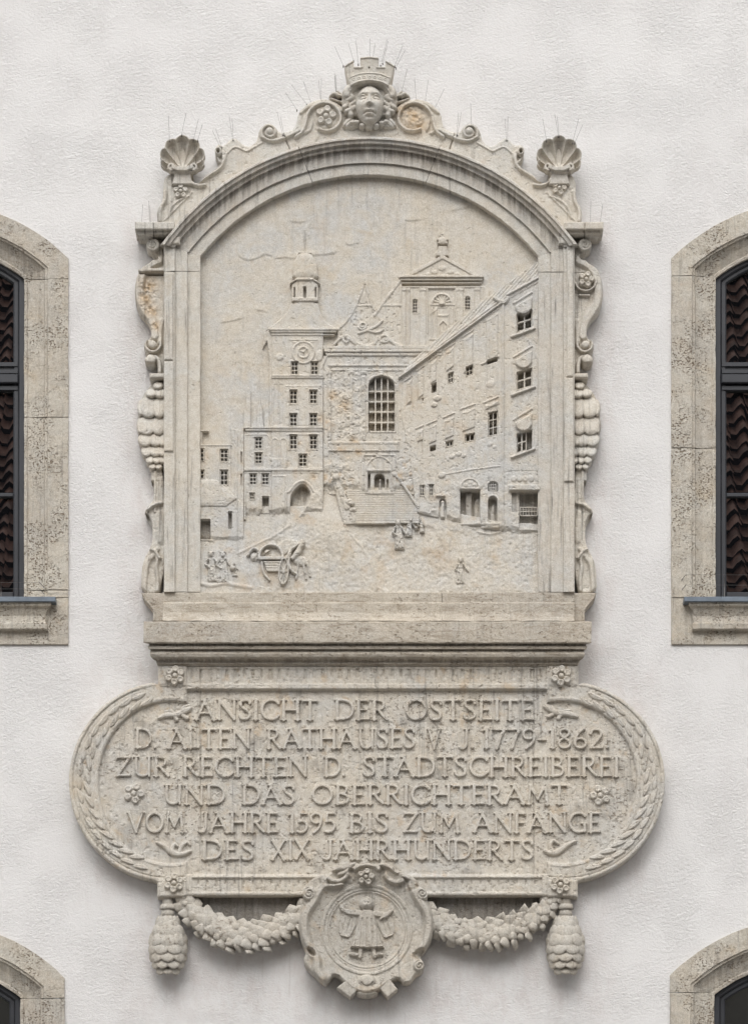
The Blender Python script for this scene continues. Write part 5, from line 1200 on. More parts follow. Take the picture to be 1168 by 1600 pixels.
corner_leaf([(898, 1314), (884, 1321), (872, 1331), (860, 1334), (850, 1329)], [2.5, 4, 5.5, 4, 3], [[(862, 1333), (858, 1320), (864, 1312), (872, 1318)]])

# letters: strokes in a box one unit high
TH, TN = .078, .062
def srf(x, y, w=.13): return ([(x - w, y), (x + w, y)], .035)
GL = {
 'A': (.92, [([(.06, 1), (.47, .0)], TN), ([(.40, 0), (.86, 1)], TH), ([(.22, .66), (.66, .66)], .05), srf(.06, .98, .10), srf(.86, .98, .12), ([(.28, .02), (.46, .02)], .04)]),
 'N': (.92, [([(.12, 0), (.12, 1)], TN), ([(.10, .02), (.80, .98)], TH), ([(.80, 0), (.80, 1)], TN), srf(.12, .98, .11), srf(.80, .02, .11), ([(.0, .02), (.14, .02)], .035)]),
 'S': (.60, [(smooth_pts([(.52, .20), (.50, .07), (.32, .02), (.12, .08), (.08, .26), (.20, .42), (.40, .54), (.52, .70), (.48, .90), (.28, .98), (.08, .92), (.05, .78)], 2), .070)]),
 'I': (.26, [([(.13, 0), (.13, 1)], TH), srf(.13, .02, .10), srf(.13, .98, .10)]),
 'C': (.86, [(smooth_pts([(.82, .20), (.70, .05), (.46, .01), (.20, .12), (.07, .38), (.07, .62), (.20, .88), (.46, .99), (.70, .95), (.83, .80)], 2), .072)]),
 'H': (.90, [([(.13, 0), (.13, 1)], TH), ([(.77, 0), (.77, 1)], TH), ([(.13, .50), (.77, .50)], .05), srf(.13, .02), srf(.13, .98), srf(.77, .02), srf(.77, .98)]),
 'T': (.74, [([(.37, .03), (.37, 1)], TH), ([(.03, .04), (.71, .04)], .05), srf(.37, .98), ([(.03, .02), (.03, .13)], .03), ([(.71, .02), (.71, .13)], .03)]),
 'D': (.88, [([(.13, 0), (.13, 1)], TH), (smooth_pts([(.13, .04), (.45, .03), (.70, .14), (.82, .38), (.82, .62), (.70, .86), (.45, .97), (.13, .96)], 2), .066), srf(.10, .02, .09), srf(.10, .98, .09)]),
 'E': (.62, [([(.13, 0), (.13, 1)], TH), ([(.13, .04), (.54, .04)], .05), ([(.13, .50), (.44, .50)], .045), ([(.13, .96), (.58, .96)], .05), ([(.54, .02), (.54, .13)], .03), ([(.58, .98), (.58, .85)], .03), srf(.08, .98, .07), srf(.08, .02, .07)]),
 'F': (.58, [([(.13, 0), (.13, 1)], TH), ([(.13, .04), (.54, .04)], .05), ([(.13, .50), (.44, .50)], .045), ([(.54, .02), (.54, .13)], .03), srf(.13, .98, .12)]),
 'R': (.74, [([(.13, 0), (.13, 1)], TH), (smooth_pts([(.13, .04), (.36, .03), (.52, .10), (.56, .27), (.50, .43), (.34, .50), (.15, .50)], 2), .062), ([(.32, .50), (.50, .78), (.70, .97)], .070), srf(.13, .98, .11), srf(.09, .02, .07)]),
 'O': (1.0, [(smooth_pts([(.50, .01), (.76, .10), (.92, .35), (.92, .65), (.76, .90), (.50, .99), (.24, .90), (.08, .65), (.08, .35), (.24, .10), (.50, .01)], 2) + [(.5, .01)], .074)]),
 'L': (.58, [([(.13, 0), (.13, 1)], TH), ([(.13, .96), (.54, .96)], .05), ([(.54, .98), (.54, .84)], .03), srf(.13, .02, .11)]),
 'U': (.86, [(smooth_pts([(.13, .02), (.13, .62), (.18, .88), (.42, .99), (.64, .90), (.73, .66), (.73, .02)], 1), .070), ([(.73, .5), (.73, 1)], .055), srf(.13, .02, .11), srf(.73, .02, .10)]),
 'Z': (.76, [([(.08, .05), (.68, .05)], .052), ([(.68, .04), (.08, .96)], TH), ([(.08, .95), (.70, .95)], .052), ([(.08, .03), (.06, .15)], .03), ([(.70, .97), (.71, .83)], .03)]),
 'B': (.68, [([(.13, 0), (.13, 1)], TH), (smooth_pts([(.13, .04), (.36, .03), (.50, .12), (.52, .26), (.46, .40), (.32, .46), (.15, .46)], 2), .058), (smooth_pts([(.32, .46), (.50, .52), (.60, .66), (.60, .80), (.50, .94), (.32, .97), (.13, .96)], 2), .064), srf(.09, .02, .07), srf(.09, .98, .07)]),
 'V': (.88, [([(.08, 0), (.46, 1)], TH), ([(.82, 0), (.46, 1)], TN), srf(.08, .02, .10), srf(.82, .02, .09)]),
 'M': (1.02, [([(.16, 0), (.10, 1)], TN), ([(.16, 0), (.50, .70)], TH), ([(.84, 0), (.50, .70)], TN), ([(.84, 0), (.92, 1)], TH), srf(.10, .98, .09), srf(.92, .98, .10)]),
 'J': (.48, [(smooth_pts([(.36, .0), (.36, .74), (.30, .94), (.14, .99), (.02, .92)], 1), .072), srf(.36, .02, .11)]),
 'G': (.88, [(smooth_pts([(.80, .18), (.70, .05), (.46, .01), (.20, .12), (.07, .38), (.07, .62), (.20, .88), (.46, .99), (.68, .95), (.79, .86)], 2), .070), ([(.79, .56), (.79, .95)], TH), ([(.62, .55), (.88, .55)], .04)]),
 'X': (.78, [([(.10, 0), (.68, 1)], TH), ([(.68, 0), (.10, 1)], TN), srf(.10, .02, .09), srf(.68, .98, .10), srf(.68, .02, .09), srf(.10, .98, .09)]),
 '.': (.22, [([(.09, .93), (.09, .93)], .085)]),
 '-': (.40, [([(.06, .56), (.34, .56)], .055)]),
 '1': (.30, [([(.16, 0), (.16, 1)], TH), ([(.02, .12), (.16, .02)], .045), srf(.16, .98, .10)]),
 '7': (.56, [([(.04, .05), (.54, .05)], .05), (smooth_pts([(.54, .05), (.34, .45), (.22, 1)], 1), TH)]),
 '9': (.60, [(smooth_pts([(.30, .02), (.50, .10), (.55, .28), (.48, .46), (.30, .53), (.12, .46), (.06, .28), (.12, .10), (.30, .02)], 2) + [(.3, .02)], .062), (smooth_pts([(.54, .26), (.54, .52), (.42, .80), (.20, 1.0)], 1), .066)]),
 '8': (.60, [(smooth_pts([(.30, .01), (.48, .08), (.50, .24), (.40, .40), (.22, .50), (.08, .64), (.06, .82), (.20, .97), (.40, .97), (.53, .84), (.52, .66), (.38, .52), (.18, .40), (.09, .25), (.12, .08), (.30, .01)], 2), .060)]),
 '6': (.60, [(smooth_pts([(.44, .0), (.22, .20), (.08, .50), (.06, .75)], 1), .066), (smooth_pts([(.30, .48), (.48, .54), (.55, .72), (.48, .90), (.30, .98), (.12, .90), (.06, .72), (.12, .54), (.30, .48)], 2) + [(.3, .48)], .062)]),
 '2': (.60, [(smooth_pts([(.06, .24), (.12, .06), (.32, .01), (.50, .10), (.52, .30), (.36, .56), (.08, .95)], 2), .066), ([(.08, .95), (.56, .95)], .052), ([(.56, .97), (.58, .86)], .03)]),
 '5': (.54, [([(.48, .05), (.16, .05)], .05), ([(.16, .05), (.12, .46)], .05), (smooth_pts([(.12, .46), (.28, .40), (.46, .50), (.50, .70), (.42, .90), (.22, 1.0), (.04, .95)], 2), .066)]),
}
LH = 31.0; LM = {}
def letter_mesh(c):
    if c not in LM:
        wd, st_ = GL[c]; h = HF(-3.5, -3.5, wd * LH + 3.5, LH + 3.5, .72, 0)
        for p, tw in st_: h.plate(Line([(x * LH, y * LH) for x, y in p], tw * LH * 1.02), 5.2, 1.0)
        h.wear(.35, 6, 0, ord(c)); h.rounde(1.2, .6); me = h.mesh('letter', local=True, base=-3)[0]; me.materials.append(M_TEXT); LM[c] = me
    return LM[c]
LINES = [(1093, 1124.5, [('ANSICHT', 305, 497), ('DER', 522, 606), ('OSTSEITE', 632, 834)]),
 (1138, 1169, [('D.', 211, 246), ('ALTEN', 262, 392), ('RATHAUSES', 416, 649), ('V.', 667, 695), ('J.', 717, 742), ('1779-1862.', 754, 953)]),
 (1182, 1213, [('ZUR', 180, 265), ('RECHTEN', 285, 481), ('D.', 506, 541), ('STADTSCHREIBEREI', 566, 967)]),
 (1226, 1256.5, [('UND', 256, 352), ('DAS', 378, 461), ('OBERRICHTERAMT', 486, 886)]),
 (1269.5, 1300.5, [('VOM', 199, 288), ('JAHRE', 310, 435), ('1595', 451, 524), ('BIS', 545, 607), ('ZUM', 629, 718), ('ANFANGE', 739, 938)]),
 (1312.5, 1343, [('DES', 315, 398), ('XIX', 423, 484), ('JAHRHUNDERTS', 504, 833)])]
for (ya, yb, words) in LINES:
    for (wd, xa, xb) in words:
        gap = .07; nat = sum(GL[c][0] for c in wd) + gap * (len(wd) - 1); k = (xb - xa) / (nat * LH); x = xa
        for c in wd:
            f_ = 1 - 29 / DP; o = link('letter', letter_mesh(c), None, tab, V(x, ya + random.uniform(-.5, .5), 24.6, 29)); o.scale = (k * f_, 1, (yb - ya) / LH * f_)
            o.rotation_euler = (0, random.uniform(-.012, .012), 0); x += (GL[c][0] + gap) * LH * k

# ------------------------------------------------------------------ backing stone, garlands, tassels
bk = thing('backing_stone', 'recessed dirty backing stone, shade in its colour, behind the garlands under the tablet', 'stone', V(574, 1440, 0))
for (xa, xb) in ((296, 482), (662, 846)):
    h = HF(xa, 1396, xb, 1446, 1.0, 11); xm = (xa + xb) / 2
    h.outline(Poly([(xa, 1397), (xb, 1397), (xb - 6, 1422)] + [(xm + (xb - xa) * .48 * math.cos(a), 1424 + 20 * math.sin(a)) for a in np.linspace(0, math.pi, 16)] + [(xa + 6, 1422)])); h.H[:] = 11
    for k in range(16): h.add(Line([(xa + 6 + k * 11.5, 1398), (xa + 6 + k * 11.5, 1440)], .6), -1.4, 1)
    h.wear(.6, 8, .8, 3); h.soot[:] = .45; h.build('recessed_slab', M_DARKBACK, bk, 12, -2)
# a garland leaf, thick and cupped
def blob_mesh(name, pts3, mat):
    me = mesh_from(name, *pts3, (0, 0, 0), True); me.materials.append(mat); return me
def leaf_blob(name, lx, ly, lz, mat, curl=.35, lobes=3, seed=1):
    nu, nv = 12, 8; vs = []; fs = []
    for i in range(nv + 1):
        v = i / nv * math.pi / 2 * 1.15
        for j in range(nu):
            u = j / nu * 2 * math.pi; r = math.sin(min(v, math.pi / 2)) * (1 + .14 * math.cos(lobes * u) + .06 * max(0, -math.sin(u)) ** 5); z = math.cos(v)
            x = lx * r * math.cos(u) * (1 - .25 * math.sin(u) * .5); y = ly * r * math.sin(u)
            zz = lz * z + curl * lz * (-math.sin(u)) * r * .6 - .18 * lz * math.exp(-(x / (lx * .18)) ** 2) * r
            vs.append((x * S, -zz * S, y * S))
    for i in range(nv):
        for j in range(nu): fs.append((i * nu + j, i * nu + (j + 1) % nu, (i + 1) * nu + (j + 1) % nu, (i + 1) * nu + j))
    return blob_mesh(name, (vs, fs), mat)
LB = leaf_blob('leaf', 9.0, 12.5, 4.2, M_CARVE, 1.1, 4); FB = leaf_blob('fruit', 7.5, 7.5, 7, M_CARVE, .2, 5); PB = leaf_blob('scale', 13, 15, 7, M_CARVE, 1.1, 0)
def tube_mesh(name, path, rad, mat, parent, sy=1.0, depth=20):
    rows = []; P = path; n = len(P); vs = []; fs = []; m = 14
    for i in range(n):
        a = P[max(0, i - 1)]; b = P[min(n - 1, i + 1)]; tx, ty = b[0] - a[0], b[1] - a[1]; L_ = math.hypot(tx, ty); nx_, ny_ = -ty / L_, tx / L_
        for j in range(m):
            u = j / m * 2 * math.pi; r = rad(i / (n - 1)) * (1 + .04 * math.sin(5 * u + i)); vs.append(tuple(V(P[i][0] + nx_ * r * math.cos(u), P[i][1] + ny_ * r * math.cos(u), depth + r * sy * math.sin(u), depth)))
    for i in range(n - 1):
        for j in range(m): fs.append((i * m + j, i * m + (j + 1) % m, (i + 1) * m + (j + 1) % m, (i + 1) * m + j))
    fs.append(tuple(range(m))); fs.append(tuple((n - 1) * m + j for j in range(m - 1, -1, -1)))
    a = np.array(vs); me = mesh_from(name, a, fs, a.mean(0), True)
    bm = bmesh.new(); bm.from_mesh(me); bmesh.ops.recalc_face_normals(bm, faces=bm.faces); bm.to_mesh(me); bm.free()
    return link(name, me, mat, parent, a.mean(0))
def garland(ctrl, rads, label, seed):
    random.seed(seed)
    t = thing('leaf_garland', label, 'garland', V(ctrl[len(ctrl) // 2][0], ctrl[len(ctrl) // 2][1] + 20, 0), 'leaf garlands under the tablet')
    p = smooth_pts(ctrl, 3); rad = lambda f: float(np.interp(f, np.linspace(0, 1, len(rads)), rads))
    tube_mesh('garland_core', p, lambda f: rad(f) * .84, M_CARVE, t, .9, 18)
    L_ = np.concatenate([[0], np.cumsum([math.hypot(p[i + 1][0] - p[i][0], p[i + 1][1] - p[i][1]) for i in range(len(p) - 1)])])
    n = int(L_[-1] / 11.0)
    for k in range(n + 1):
        s_ = L_[-1] * k / n; x = np.interp(s_, L_, [q[0] for q in p]); y = np.interp(s_, L_, [q[1] for q in p])
        x2 = np.interp(min(s_ + 3, L_[-1]), L_, [q[0] for q in p]); y2 = np.interp(min(s_ + 3, L_[-1]), L_, [q[1] for q in p]); x1 = np.interp(max(s_ - 3, 0), L_, [q[0] for q in p]); y1 = np.interp(max(s_ - 3, 0), L_, [q[1] for q in p])
        ta = math.atan2(y2 - y1, x2 - x1); r = rad(k / n); rows_ = max(3, int(r / 5.2))
        for j in range(rows_):
            v = -1 + 2 * (j + .5 * (k % 2) + .1) / (rows_ - .4); v = max(-1.02, min(1.02, v + random.uniform(-.08, .08)))
            ox, oy = -math.sin(ta) * v * r * .88, math.cos(ta) * v * r * .88; dz = 18 + .9 * r * math.sqrt(max(0, 1 - (v * .88) ** 2)) * .74
            fruit = random.random() < .18
            o = link('fruit' if fruit else 'leaf', FB if fruit else LB, None, t, V(x + ox, y + oy, dz))
            o.rotation_mode = 'XYZ'
            o.rotation_euler = (-v * .9 * math.cos(ta), ta + (math.pi / 2 if seed < 50 else -math.pi / 2) + random.uniform(-.6, .6) - v * .5, -v * .5 * math.sin(ta))
            q_ = random.uniform(.85, 1.15) * (r / 24) ** .5; o.scale = (q_, q_, q_)
garland([(286, 1402), (296, 1420), (318, 1442), (346, 1458), (378, 1466), (410, 1462), (440, 1450), (470, 1434), (482, 1424)], [13, 17, 21, 24, 24, 23, 22, 20, 19], 'carved leaf and fruit garland hanging left of the round coat of arms', 31)
garland([(866, 1402), (856, 1420), (832, 1440), (800, 1455), (768, 1462), (736, 1461), (704, 1454), (676, 1440), (662, 1430)], [13, 17, 21, 23, 24, 23, 22, 20, 19], 'carved leaf and fruit garland hanging right of the round coat of arms', 61)
def tassel(x, label, seed):
    random.seed(seed)
    t = thing('cone_tassel', label, 'ornament', V(x, 1521, 0), 'cone shaped tassels below the tablet corners')
    tube_mesh('cord', [(x, 1392), (x, 1400), (x, 1408), (x, 1414)], lambda f: 6 + 3 * f, M_CARVE, t, .9, 20)
    for (y0, y1, r0, r1) in ((1413, 1421, 11, 13), (1421.5, 1432, 10, 11), (1432, 1444, 12, 16)):
        tube_mesh('collar', [(x, y0), (x, (y0 + y1) / 2), (x, y1)], lambda f: r0 + (r1 - r0) * f, M_CARVE, t, .9, 21)
    for (yy, rr_, n_) in ((1441, 16, 6),):
        for j in range(n_):
            a = math.pi * (j + .5) / n_; o = link('leaf', LB, None, t, V(x + rr_ * math.cos(a), yy, 21 + rr_ * math.sin(a) * .8)); o.rotation_euler = (0.2, 0, -math.cos(a) * 1.0 * -1); o.scale = (.75, .75, .75)
    prof_ = lambda f: 15 + 12.5 * math.sin(math.pi * min(1, f * 1.05) ** .9) if f < .62 else 26.5 * math.sqrt(max(0.02, 1 - ((f - .5) / .52) ** 2))
    tube_mesh('cone_core', [(x + .0 * k, 1443 + 75 * k / 14) for k in range(15)], lambda f: prof_(f) * .84, M_CARVE, t, .9, 22)
    for i_, f in enumerate((.94, .80, .65, .49, .33, .17, .04)):
        r = prof_(f); n_ = 4
        for j in range(n_ + 1):
            a = math.pi * (j + .5 * (i_ % 2)) / n_
            if a > math.pi: continue
            xx = x + r * .88 * math.cos(a); dz = 22 + r * .88 * math.sin(a) * .9
            o = link('scale', PB, None, t, V(xx, 1443 + 75 * f, dz)); o.rotation_euler = (.25 - f * .5 * math.sin(a), random.uniform(-.15, .15) - math.cos(a) * .25 * (f - .4) * 2, math.cos(a) * 1.05)
            q_ = .48 + .34 * (r / 27); o.scale = (q_, q_ * .9, q_ * .85)
tassel(262.5, 'hanging cone tassel of overlapping scales below the lower left rosette', 3)
tassel(883, 'hanging cone tassel of overlapping scales below the lower right rosette', 5)

# ------------------------------------------------------------------ round coat of arms
ca = thing('coat_of_arms', 'round scrolled stone coat of arms with a robed child, arms spread, between the garlands', 'coat of arms', V(573, 1560, 0))
h = HF(462, 1340, 684, 1566, .8, 34)
ol = smooth_pts([(520, 1357), (530, 1352), (540, 1352), (551, 1345), (563, 1350), (574, 1347), (585, 1351), (598, 1347), (612, 1352), (620, 1361), (632, 1365), (645, 1370), (658, 1382), (668, 1396), (667, 1408), (675, 1422), (677, 1448), (674, 1468), (664, 1484), (655, 1493), (663, 1506), (660, 1518), (648, 1523), (642, 1534), (630, 1536), (622, 1526), (610, 1532), (592, 1546), (573, 1552), (552, 1546), (540, 1536), (530, 1526), (521, 1521), (515, 1530), (507, 1538), (496, 1528), (481, 1514), (473, 1500), (478, 1488), (470, 1470), (466, 1447), (469, 1424), (476, 1410), (472, 1398), (475, 1386), (486, 1373), (500, 1366), (514, 1364)], 1, True)
h.M = Poly(ol).f(h.X, h.Y); rc = np.hypot(h.X - 573, h.Y - 1451)
h.H = 38 + 8 * np.clip((rc - 60) / 35, 0, 1)
# sunken dish with fillets
h.H = np.where(rc < 67, 40 + 0 * rc, h.H); h.H += 2.2 * h.t(np.abs(rc - 69) - 2.2, 2) ; h.H -= 2.0 * h.t(np.abs(rc - 61) - .8, 1.4); h.H -= 3.5 * h.t(rc - 58, 6)
L = lambda p, w_, d_, b=3: h.plate(Line(p, w_), d_, b, False)
# rim bands of the shield
L(smooth_pts([(497, 1394), (489, 1410), (478, 1425), (474, 1446), (478, 1468), (488, 1486), (496, 1500), (494, 1516), (504, 1528)], 2), 6, 55, 7)
L(smooth_pts([(648, 1394), (655, 1408), (667, 1424), (670, 1446), (666, 1468), (656, 1484)], 2), 6, 55, 7)
L(smooth_pts([(497, 1392), (507, 1381), (504, 1372)], 2), 5, 53, 4); L(smooth_pts([(650, 1392), (640, 1382), (648, 1374)], 2), 5, 53, 4)
for cxv, sg in ((483, 1), (659, -1)):
    h.dome(Ell(cxv, 1396, 12), 48, 9, 7, False); h.add(Line(spiral(cxv, 1396, 8.5, 1.5, 90, 1.4 * sg, 28), 1.0), -3.2, 1.8)
h.dome(Ell(655, 1508, 10), 46, 8, 6, False); h.add(Line(spiral(655, 1508, 7, 1, 90, 1.3, 22), 1), -3, 1.6)
h.set(Poly(smooth_pts([(643, 1492), (652, 1484), (664, 1482), (660, 1492), (650, 1500)], 1, True)), 38, 5)
h.set(Poly(smooth_pts([(479, 1480), (490, 1484), (494, 1494), (484, 1492)], 1, True)), 41, 5)
h.set(Poly(smooth_pts([(520, 1526), (530, 1522), (532, 1534), (522, 1536)], 1, True)), 32, 4)
# acanthus crest
for p, w_ in (([(521, 1358), (534, 1357), (546, 1353), (552, 1349)], 3.6), ([(530, 1366), (540, 1363), (548, 1357)], 3), ([(553, 1358), (560, 1352), (573, 1350), (586, 1352), (592, 1358)], 3.4), ([(594, 1350), (604, 1352), (612, 1356), (620, 1362)], 3.8), ([(600, 1364), (606, 1374), (618, 1380), (628, 1376)], 3.4), ([(512, 1372), (524, 1378), (536, 1374), (544, 1366)], 3.2), ([(508, 1384), (522, 1384), (534, 1382)], 2.6), ([(630, 1368), (642, 1372), (648, 1380)], 4)):
    L(smooth_pts(p, 2), w_, 54, 4)
h.set(Ell(597, 1362, 4, 6, 20), 43, 4); h.set(Ell(549, 1363, 4, 6, -20), 44, 4); h.set(Ell(619, 1358, 4.5, 3.5), 38, 3)
h.H += np.where(h.Y < 1392, 1.0, 0) * np.clip((1392 - h.Y) / 12, 0, 1) * (2.4 * fnoise(h.X, h.Y, 7, 61, 3))
h.wear(.6, 9, .9, 62, .32); h.rounde(4, 4.5); h.soot[:] = .25 * np.clip(fnoise(h.X, h.Y, 20, 63, 3) + .1, 0, 1) * (rc > 72); h.soot[:] += .35 * (h.Y < 1385) * np.clip(fnoise(h.X, h.Y, 9, 64, 3) + .2, 0, 1)
h.stain[:] = .35 * np.clip((fnoise(h.X, h.Y, 16, 65, 3) - .2) / .3, 0, 1)
h.build('shield', M_CARVE, ca, 50, 3)
rosette(ca, 571.5, 1370.5, 14, 48, 5, M_CARVE, .2, 9)
# the robed child, one continuous carved figure
h = HF(518, 1395, 628, 1508, .55, 36)
h.plate(Poly(smooth_pts([(565, 1420), (580, 1420), (586, 1430), (590, 1452), (598, 1477), (601, 1481), (546, 1481), (549, 1477), (556, 1452), (560, 1430)], 1, True)), 46, 7)
h.plate(Poly(smooth_pts([(564, 1422), (548, 1421), (535, 1424), (528, 1440), (528, 1461), (546, 1466), (552, 1456), (560, 1436)], 1, True)), 39.5, 5); h.plate(Line([(560, 1426), (546, 1425), (535, 1421)], [5, 4.5, 3.5]), 44.5, 4)
h.plate(Poly(smooth_pts([(582, 1422), (596, 1423), (608, 1428), (617, 1442), (617, 1460), (600, 1467), (594, 1456), (586, 1436)], 1, True)), 39.5, 5); h.plate(Line([(586, 1427), (600, 1430), (608, 1426)], [5, 4.5, 3.5]), 44.5, 4)
for q_ in ((540, 534), (548, 541), (603, 610), (597, 603)): h.add(Line([(q_[0], 1434), (q_[1], 1459)], .9), -1.5, 2)
h.add(Line([(529, 1460), (546, 1465)], 1.2), 1.8, 1.2); h.add(Line([(616, 1459), (600, 1466)], 1.2), 1.8, 1.2)
h.plate(Rect(530, 1412, 538, 1420, 1), 43, 1.5)
h.plate(Line([(600, 1431), (612, 1423)], [3, 2.6]), 45, 3); h.plate(Line([(594, 1436), (604, 1428)], 1.6), 45, 2)
h.dome(Ell(572.5, 1411, 12.5, 11.5), 39, 8, 8); h.dome(Ell(572.5, 1412, 8, 8.5), 42, 8, 6); h.add(Line(arc(572.5, 1411, 10.5, -10, 190, 16), .7), -1.5, 1.4)
for sx in (-1, 1): h.gauss(572.5 + sx * 3.1, 1411, 1.4, 1.0, -1.6)
h.gauss(572.5, 1414, 1.1, 2, 1.5); h.gauss(572.5, 1417.3, 2.4, .6, -1.2)
for q_ in ((560, 555), (566, 563), (573, 573), (580, 583), (586, 592)): h.add(Line([(q_[0], 1436), (q_[1], 1478)], 1.1), -1.7, 2.2)
h.add(Line([(547, 1479), (574, 1480.5), (601, 1479)], 1.5), 2.4, 1.4)
h.plate(Line([(563, 1481), (562, 1494)], 3.6), 42, 3); h.plate(Line([(583, 1481), (585, 1494)], 3.6), 42, 3); h.dome(Ell(553, 1491, 9, 3.5, 4), 38, 5, 3); h.dome(Ell(590, 1491, 9, 3.5, -4), 38, 5, 3)
h.wear(.4, 6, .4, 66, .35); h.rounde(1.6, 1.6); h.build('robed_child', M_CARVE, ca, 43, 33)
# square stone stubs and small scroll at the foot
def stub(pts, d):
    h = HF(min(p[0] for p in pts) - 3, min(p[1] for p in pts) - 3, max(p[0] for p in pts) + 3, max(p[1] for p in pts) + 3, .8, d); h.outline(Poly(pts)); h.H[:] = d; h.wear(.5, 8); h.rounde(2, 2); h.build('foot_scroll', M_CARVE, ca, d, 3)
stub([(526, 1543), (541, 1531), (563, 1541), (547, 1559)], 44); stub([(590, 1541), (609, 1530), (621, 1546), (605, 1559)], 44)
h = HF(550, 1522, 600, 1560, .7, 30); h.dome(Ell(573, 1532, 15, 11), 40, 8, 8); h.dome(Ell(573, 1550, 17, 6), 34, 8, 5); h.add(Line(arc(573, 1532, 9, 200, 340, 12), 1), -3, 1.6); h.wear(.5, 6); h.rounde(2, 3); h.build('foot_scroll', M_CARVE, ca, 46, 3)

# ------------------------------------------------------------------ thin wires against pigeons
def spikes(label, wires, d=36):
    bx_ = sum(w[0] for w in wires) / len(wires); by_ = sum(w[1] for w in wires) / len(wires)
    t = thing('bird_spikes', label, 'bird spikes', V(bx_, by_, d), 'thin wire bird spikes on the carving')
    for (x0, y0, x1, y1) in wires:
        a = V(x0, y0 + 3, d - 2); b = V(x1, y1, d + random.uniform(-3, 5)); r = .00085
        ax = (b - a).normalized(); u = ax.orthogonal().normalized(); v_ = ax.cross(u); vs = []
        for k, P_ in enumerate((a, b)):
            for j in range(5): vs.append(tuple(P_ + (u * math.cos(j * 1.2566) + v_ * math.sin(j * 1.2566)) * r))
        fs = [(j, (j + 1) % 5, 5 + (j + 1) % 5, 5 + j) for j in range(5)] + [(9, 8, 7, 6, 5)]
        ar = np.array(vs); link('wire', mesh_from('wire', ar, fs, ar.mean(0), True), M_WIRE, t, ar.mean(0))
        Boxes().box(x0 - .9, y0 + 2.2, x0 + .9, y0 + 3.8, d - 1, d - 8, ch=.3).build('foot', M_WIRE, t)
A1 = lambda L_: [(x0 / 2.92 + 200, y0 / 2.92 + 40, x1 / 2.92 + 200, y1 / 2.92 + 40) for x0, y0, x1, y1 in L_]
A2 = lambda L_: [(x0 / 2.92 + 560, y0 / 2.92 + 40, x1 / 2.92 + 560, y1 / 2.92 + 40) for x0, y0, x1, y1 in L_]
A3 = lambda L_: [(x0 / 7.3 + 500, y0 / 7.3 + 60, x1 / 7.3 + 500, y1 / 7.3 + 60) for x0, y0, x1, y1 in L_]
spikes('four thin wires sticking up from the left scallop shell', A1([(190, 515, 185, 410), (245, 490, 265, 400), (300, 510, 322, 425), (318, 515, 340, 450)]), 58)
spikes('two bent wires above the small dark curl right of the left shell', A1([(420, 545, 385, 478), (428, 545, 400, 470)]), 40)
spikes('pair of wires on the low hump between the left curl and left volute', A1([(478, 515, 462, 415), (481, 515, 475, 425)]), 38)
spikes('wires just right of the left round volute', A1([(706, 490, 680, 395), (712, 490, 695, 415)]), 40)
spikes('slanting wires on the outer slope of the left inner scroll', A1([(770, 375, 718, 305), (815, 350, 745, 270), (835, 345, 800, 255)]), 40)
spikes('two upright wires on top of the left inner scroll', A1([(878, 335, 870, 250), (880, 335, 882, 238)]), 40)
spikes('single wire between left inner scroll and crowned head', A1([(950, 345, 942, 230), (952, 340, 948, 225)]), 40)
spikes('short wires on the left cornice end', A1([(62, 900, 68, 815), (100, 900, 95, 800), (104, 900, 100, 820)]), 45)
spikes('fan of wires standing on the battlement crown', A3([(265, 290, 165, 90), (380, 230, 325, 60), (435, 270, 408, 20), (565, 205, 567, 0), (600, 205, 625, 60), (690, 285, 765, 10), (712, 260, 775, 30), (850, 290, 940, 80), (862, 310, 970, 130)]), 56)
spikes('wire above the knot at the left temple of the head', A3([(185, 590, 165, 400)]), 42)
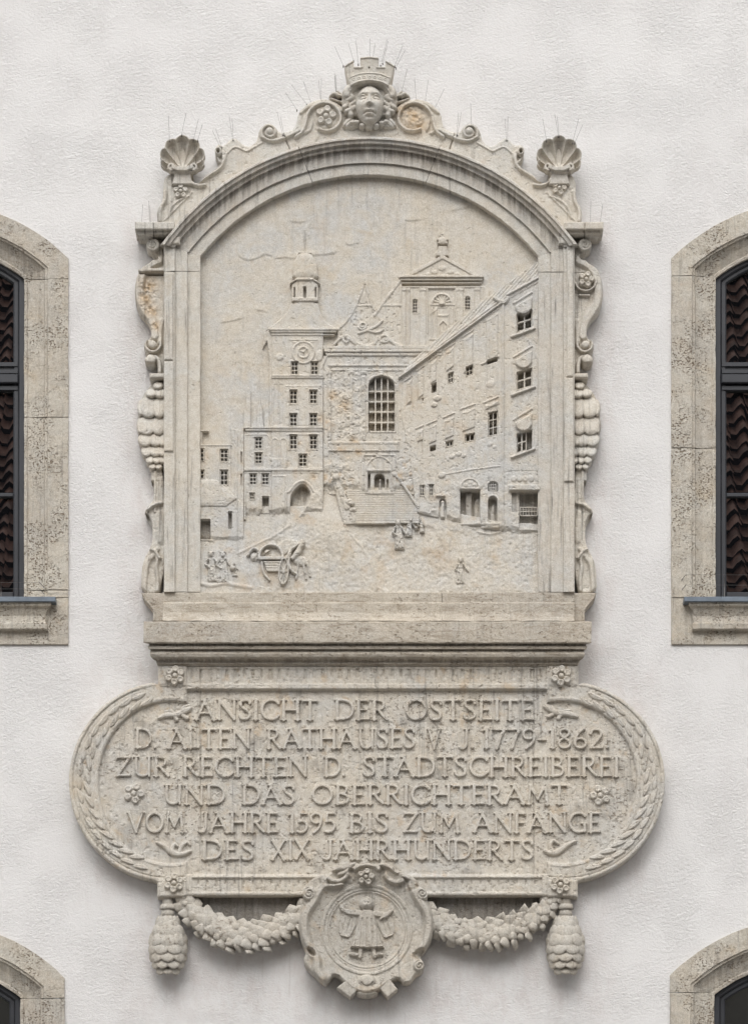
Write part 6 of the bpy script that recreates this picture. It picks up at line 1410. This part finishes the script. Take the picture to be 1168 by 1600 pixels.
spikes('wire above the knot at the right temple of the head', A3([(930, 590, 990, 350)]), 42)
spikes('wires along the top of the right inner scroll', A2([(262, 330, 255, 240), (302, 345, 318, 248), (345, 372, 390, 288)]), 40)
spikes('wires at the left flank of the right round volute', A2([(450, 490, 468, 395), (447, 490, 455, 400)]), 40)
spikes('one straight wire on top of the right round volute', A2([(515, 455, 510, 355)]), 42)
spikes('pair of wires on the low hump between right volute and right curl', A2([(672, 515, 668, 425), (678, 515, 680, 415)]), 38)
spikes('five thin wires sticking up from the right scallop shell', A2([(856, 515, 838, 425), (910, 495, 893, 400), (913, 495, 905, 415), (975, 525, 1002, 425), (985, 525, 1022, 450)]), 58)
spikes('short wires on the right cornice end', A2([(1056, 895, 1058, 800), (1100, 895, 1112, 815)]), 45)
# fine wires strung over the window sills
def sill_wire(x_in, x_out, ys, label):
    t = thing('bird_wire', label, 'bird wire', V(x_in, 934, 10), 'wires strung over the sills')
    def rod(a, b, r, nm):
        ax = (b - a).normalized(); u = ax.orthogonal().normalized(); v_ = ax.cross(u); vs = []
        for P_ in (a, b):
            for j in range(6): vs.append(tuple(P_ + (u * math.cos(j * 1.0472) + v_ * math.sin(j * 1.0472)) * r))
        fs = [(j, (j + 1) % 6, 6 + (j + 1) % 6, 6 + j) for j in range(6)] + [tuple(range(11, 5, -1)), tuple(range(6))]
        ar = np.array(vs); link(nm, mesh_from(nm, ar, fs, ar.mean(0), True), M_WIRE, t, ar.mean(0))
    sg = 1 if x_out > x_in else -1
    for y in ys: rod(V(x_in, y, 12), V(x_out, y + 1, 12), .0007, 'wire')
    rod(V(x_in, ys[0], 12), V(x_in - sg * 8, ys[0] + 9, 4), .0022, 'hook'); rod(V(x_in, ys[-1], 12), V(x_in - sg * 7, ys[-1] + 8, 4), .0022, 'hook')
    rod(V(x_in + sg * 60, ys[0] + 2, 12), V(x_in + sg * 60, 936, 12), .0016, 'post')
sill_wire(1071, 1450, (898, 914), 'thin wires strung above the sill of the right window')
sill_wire(62, -280, (910, 920), 'thin wires strung above the sill of the left window')
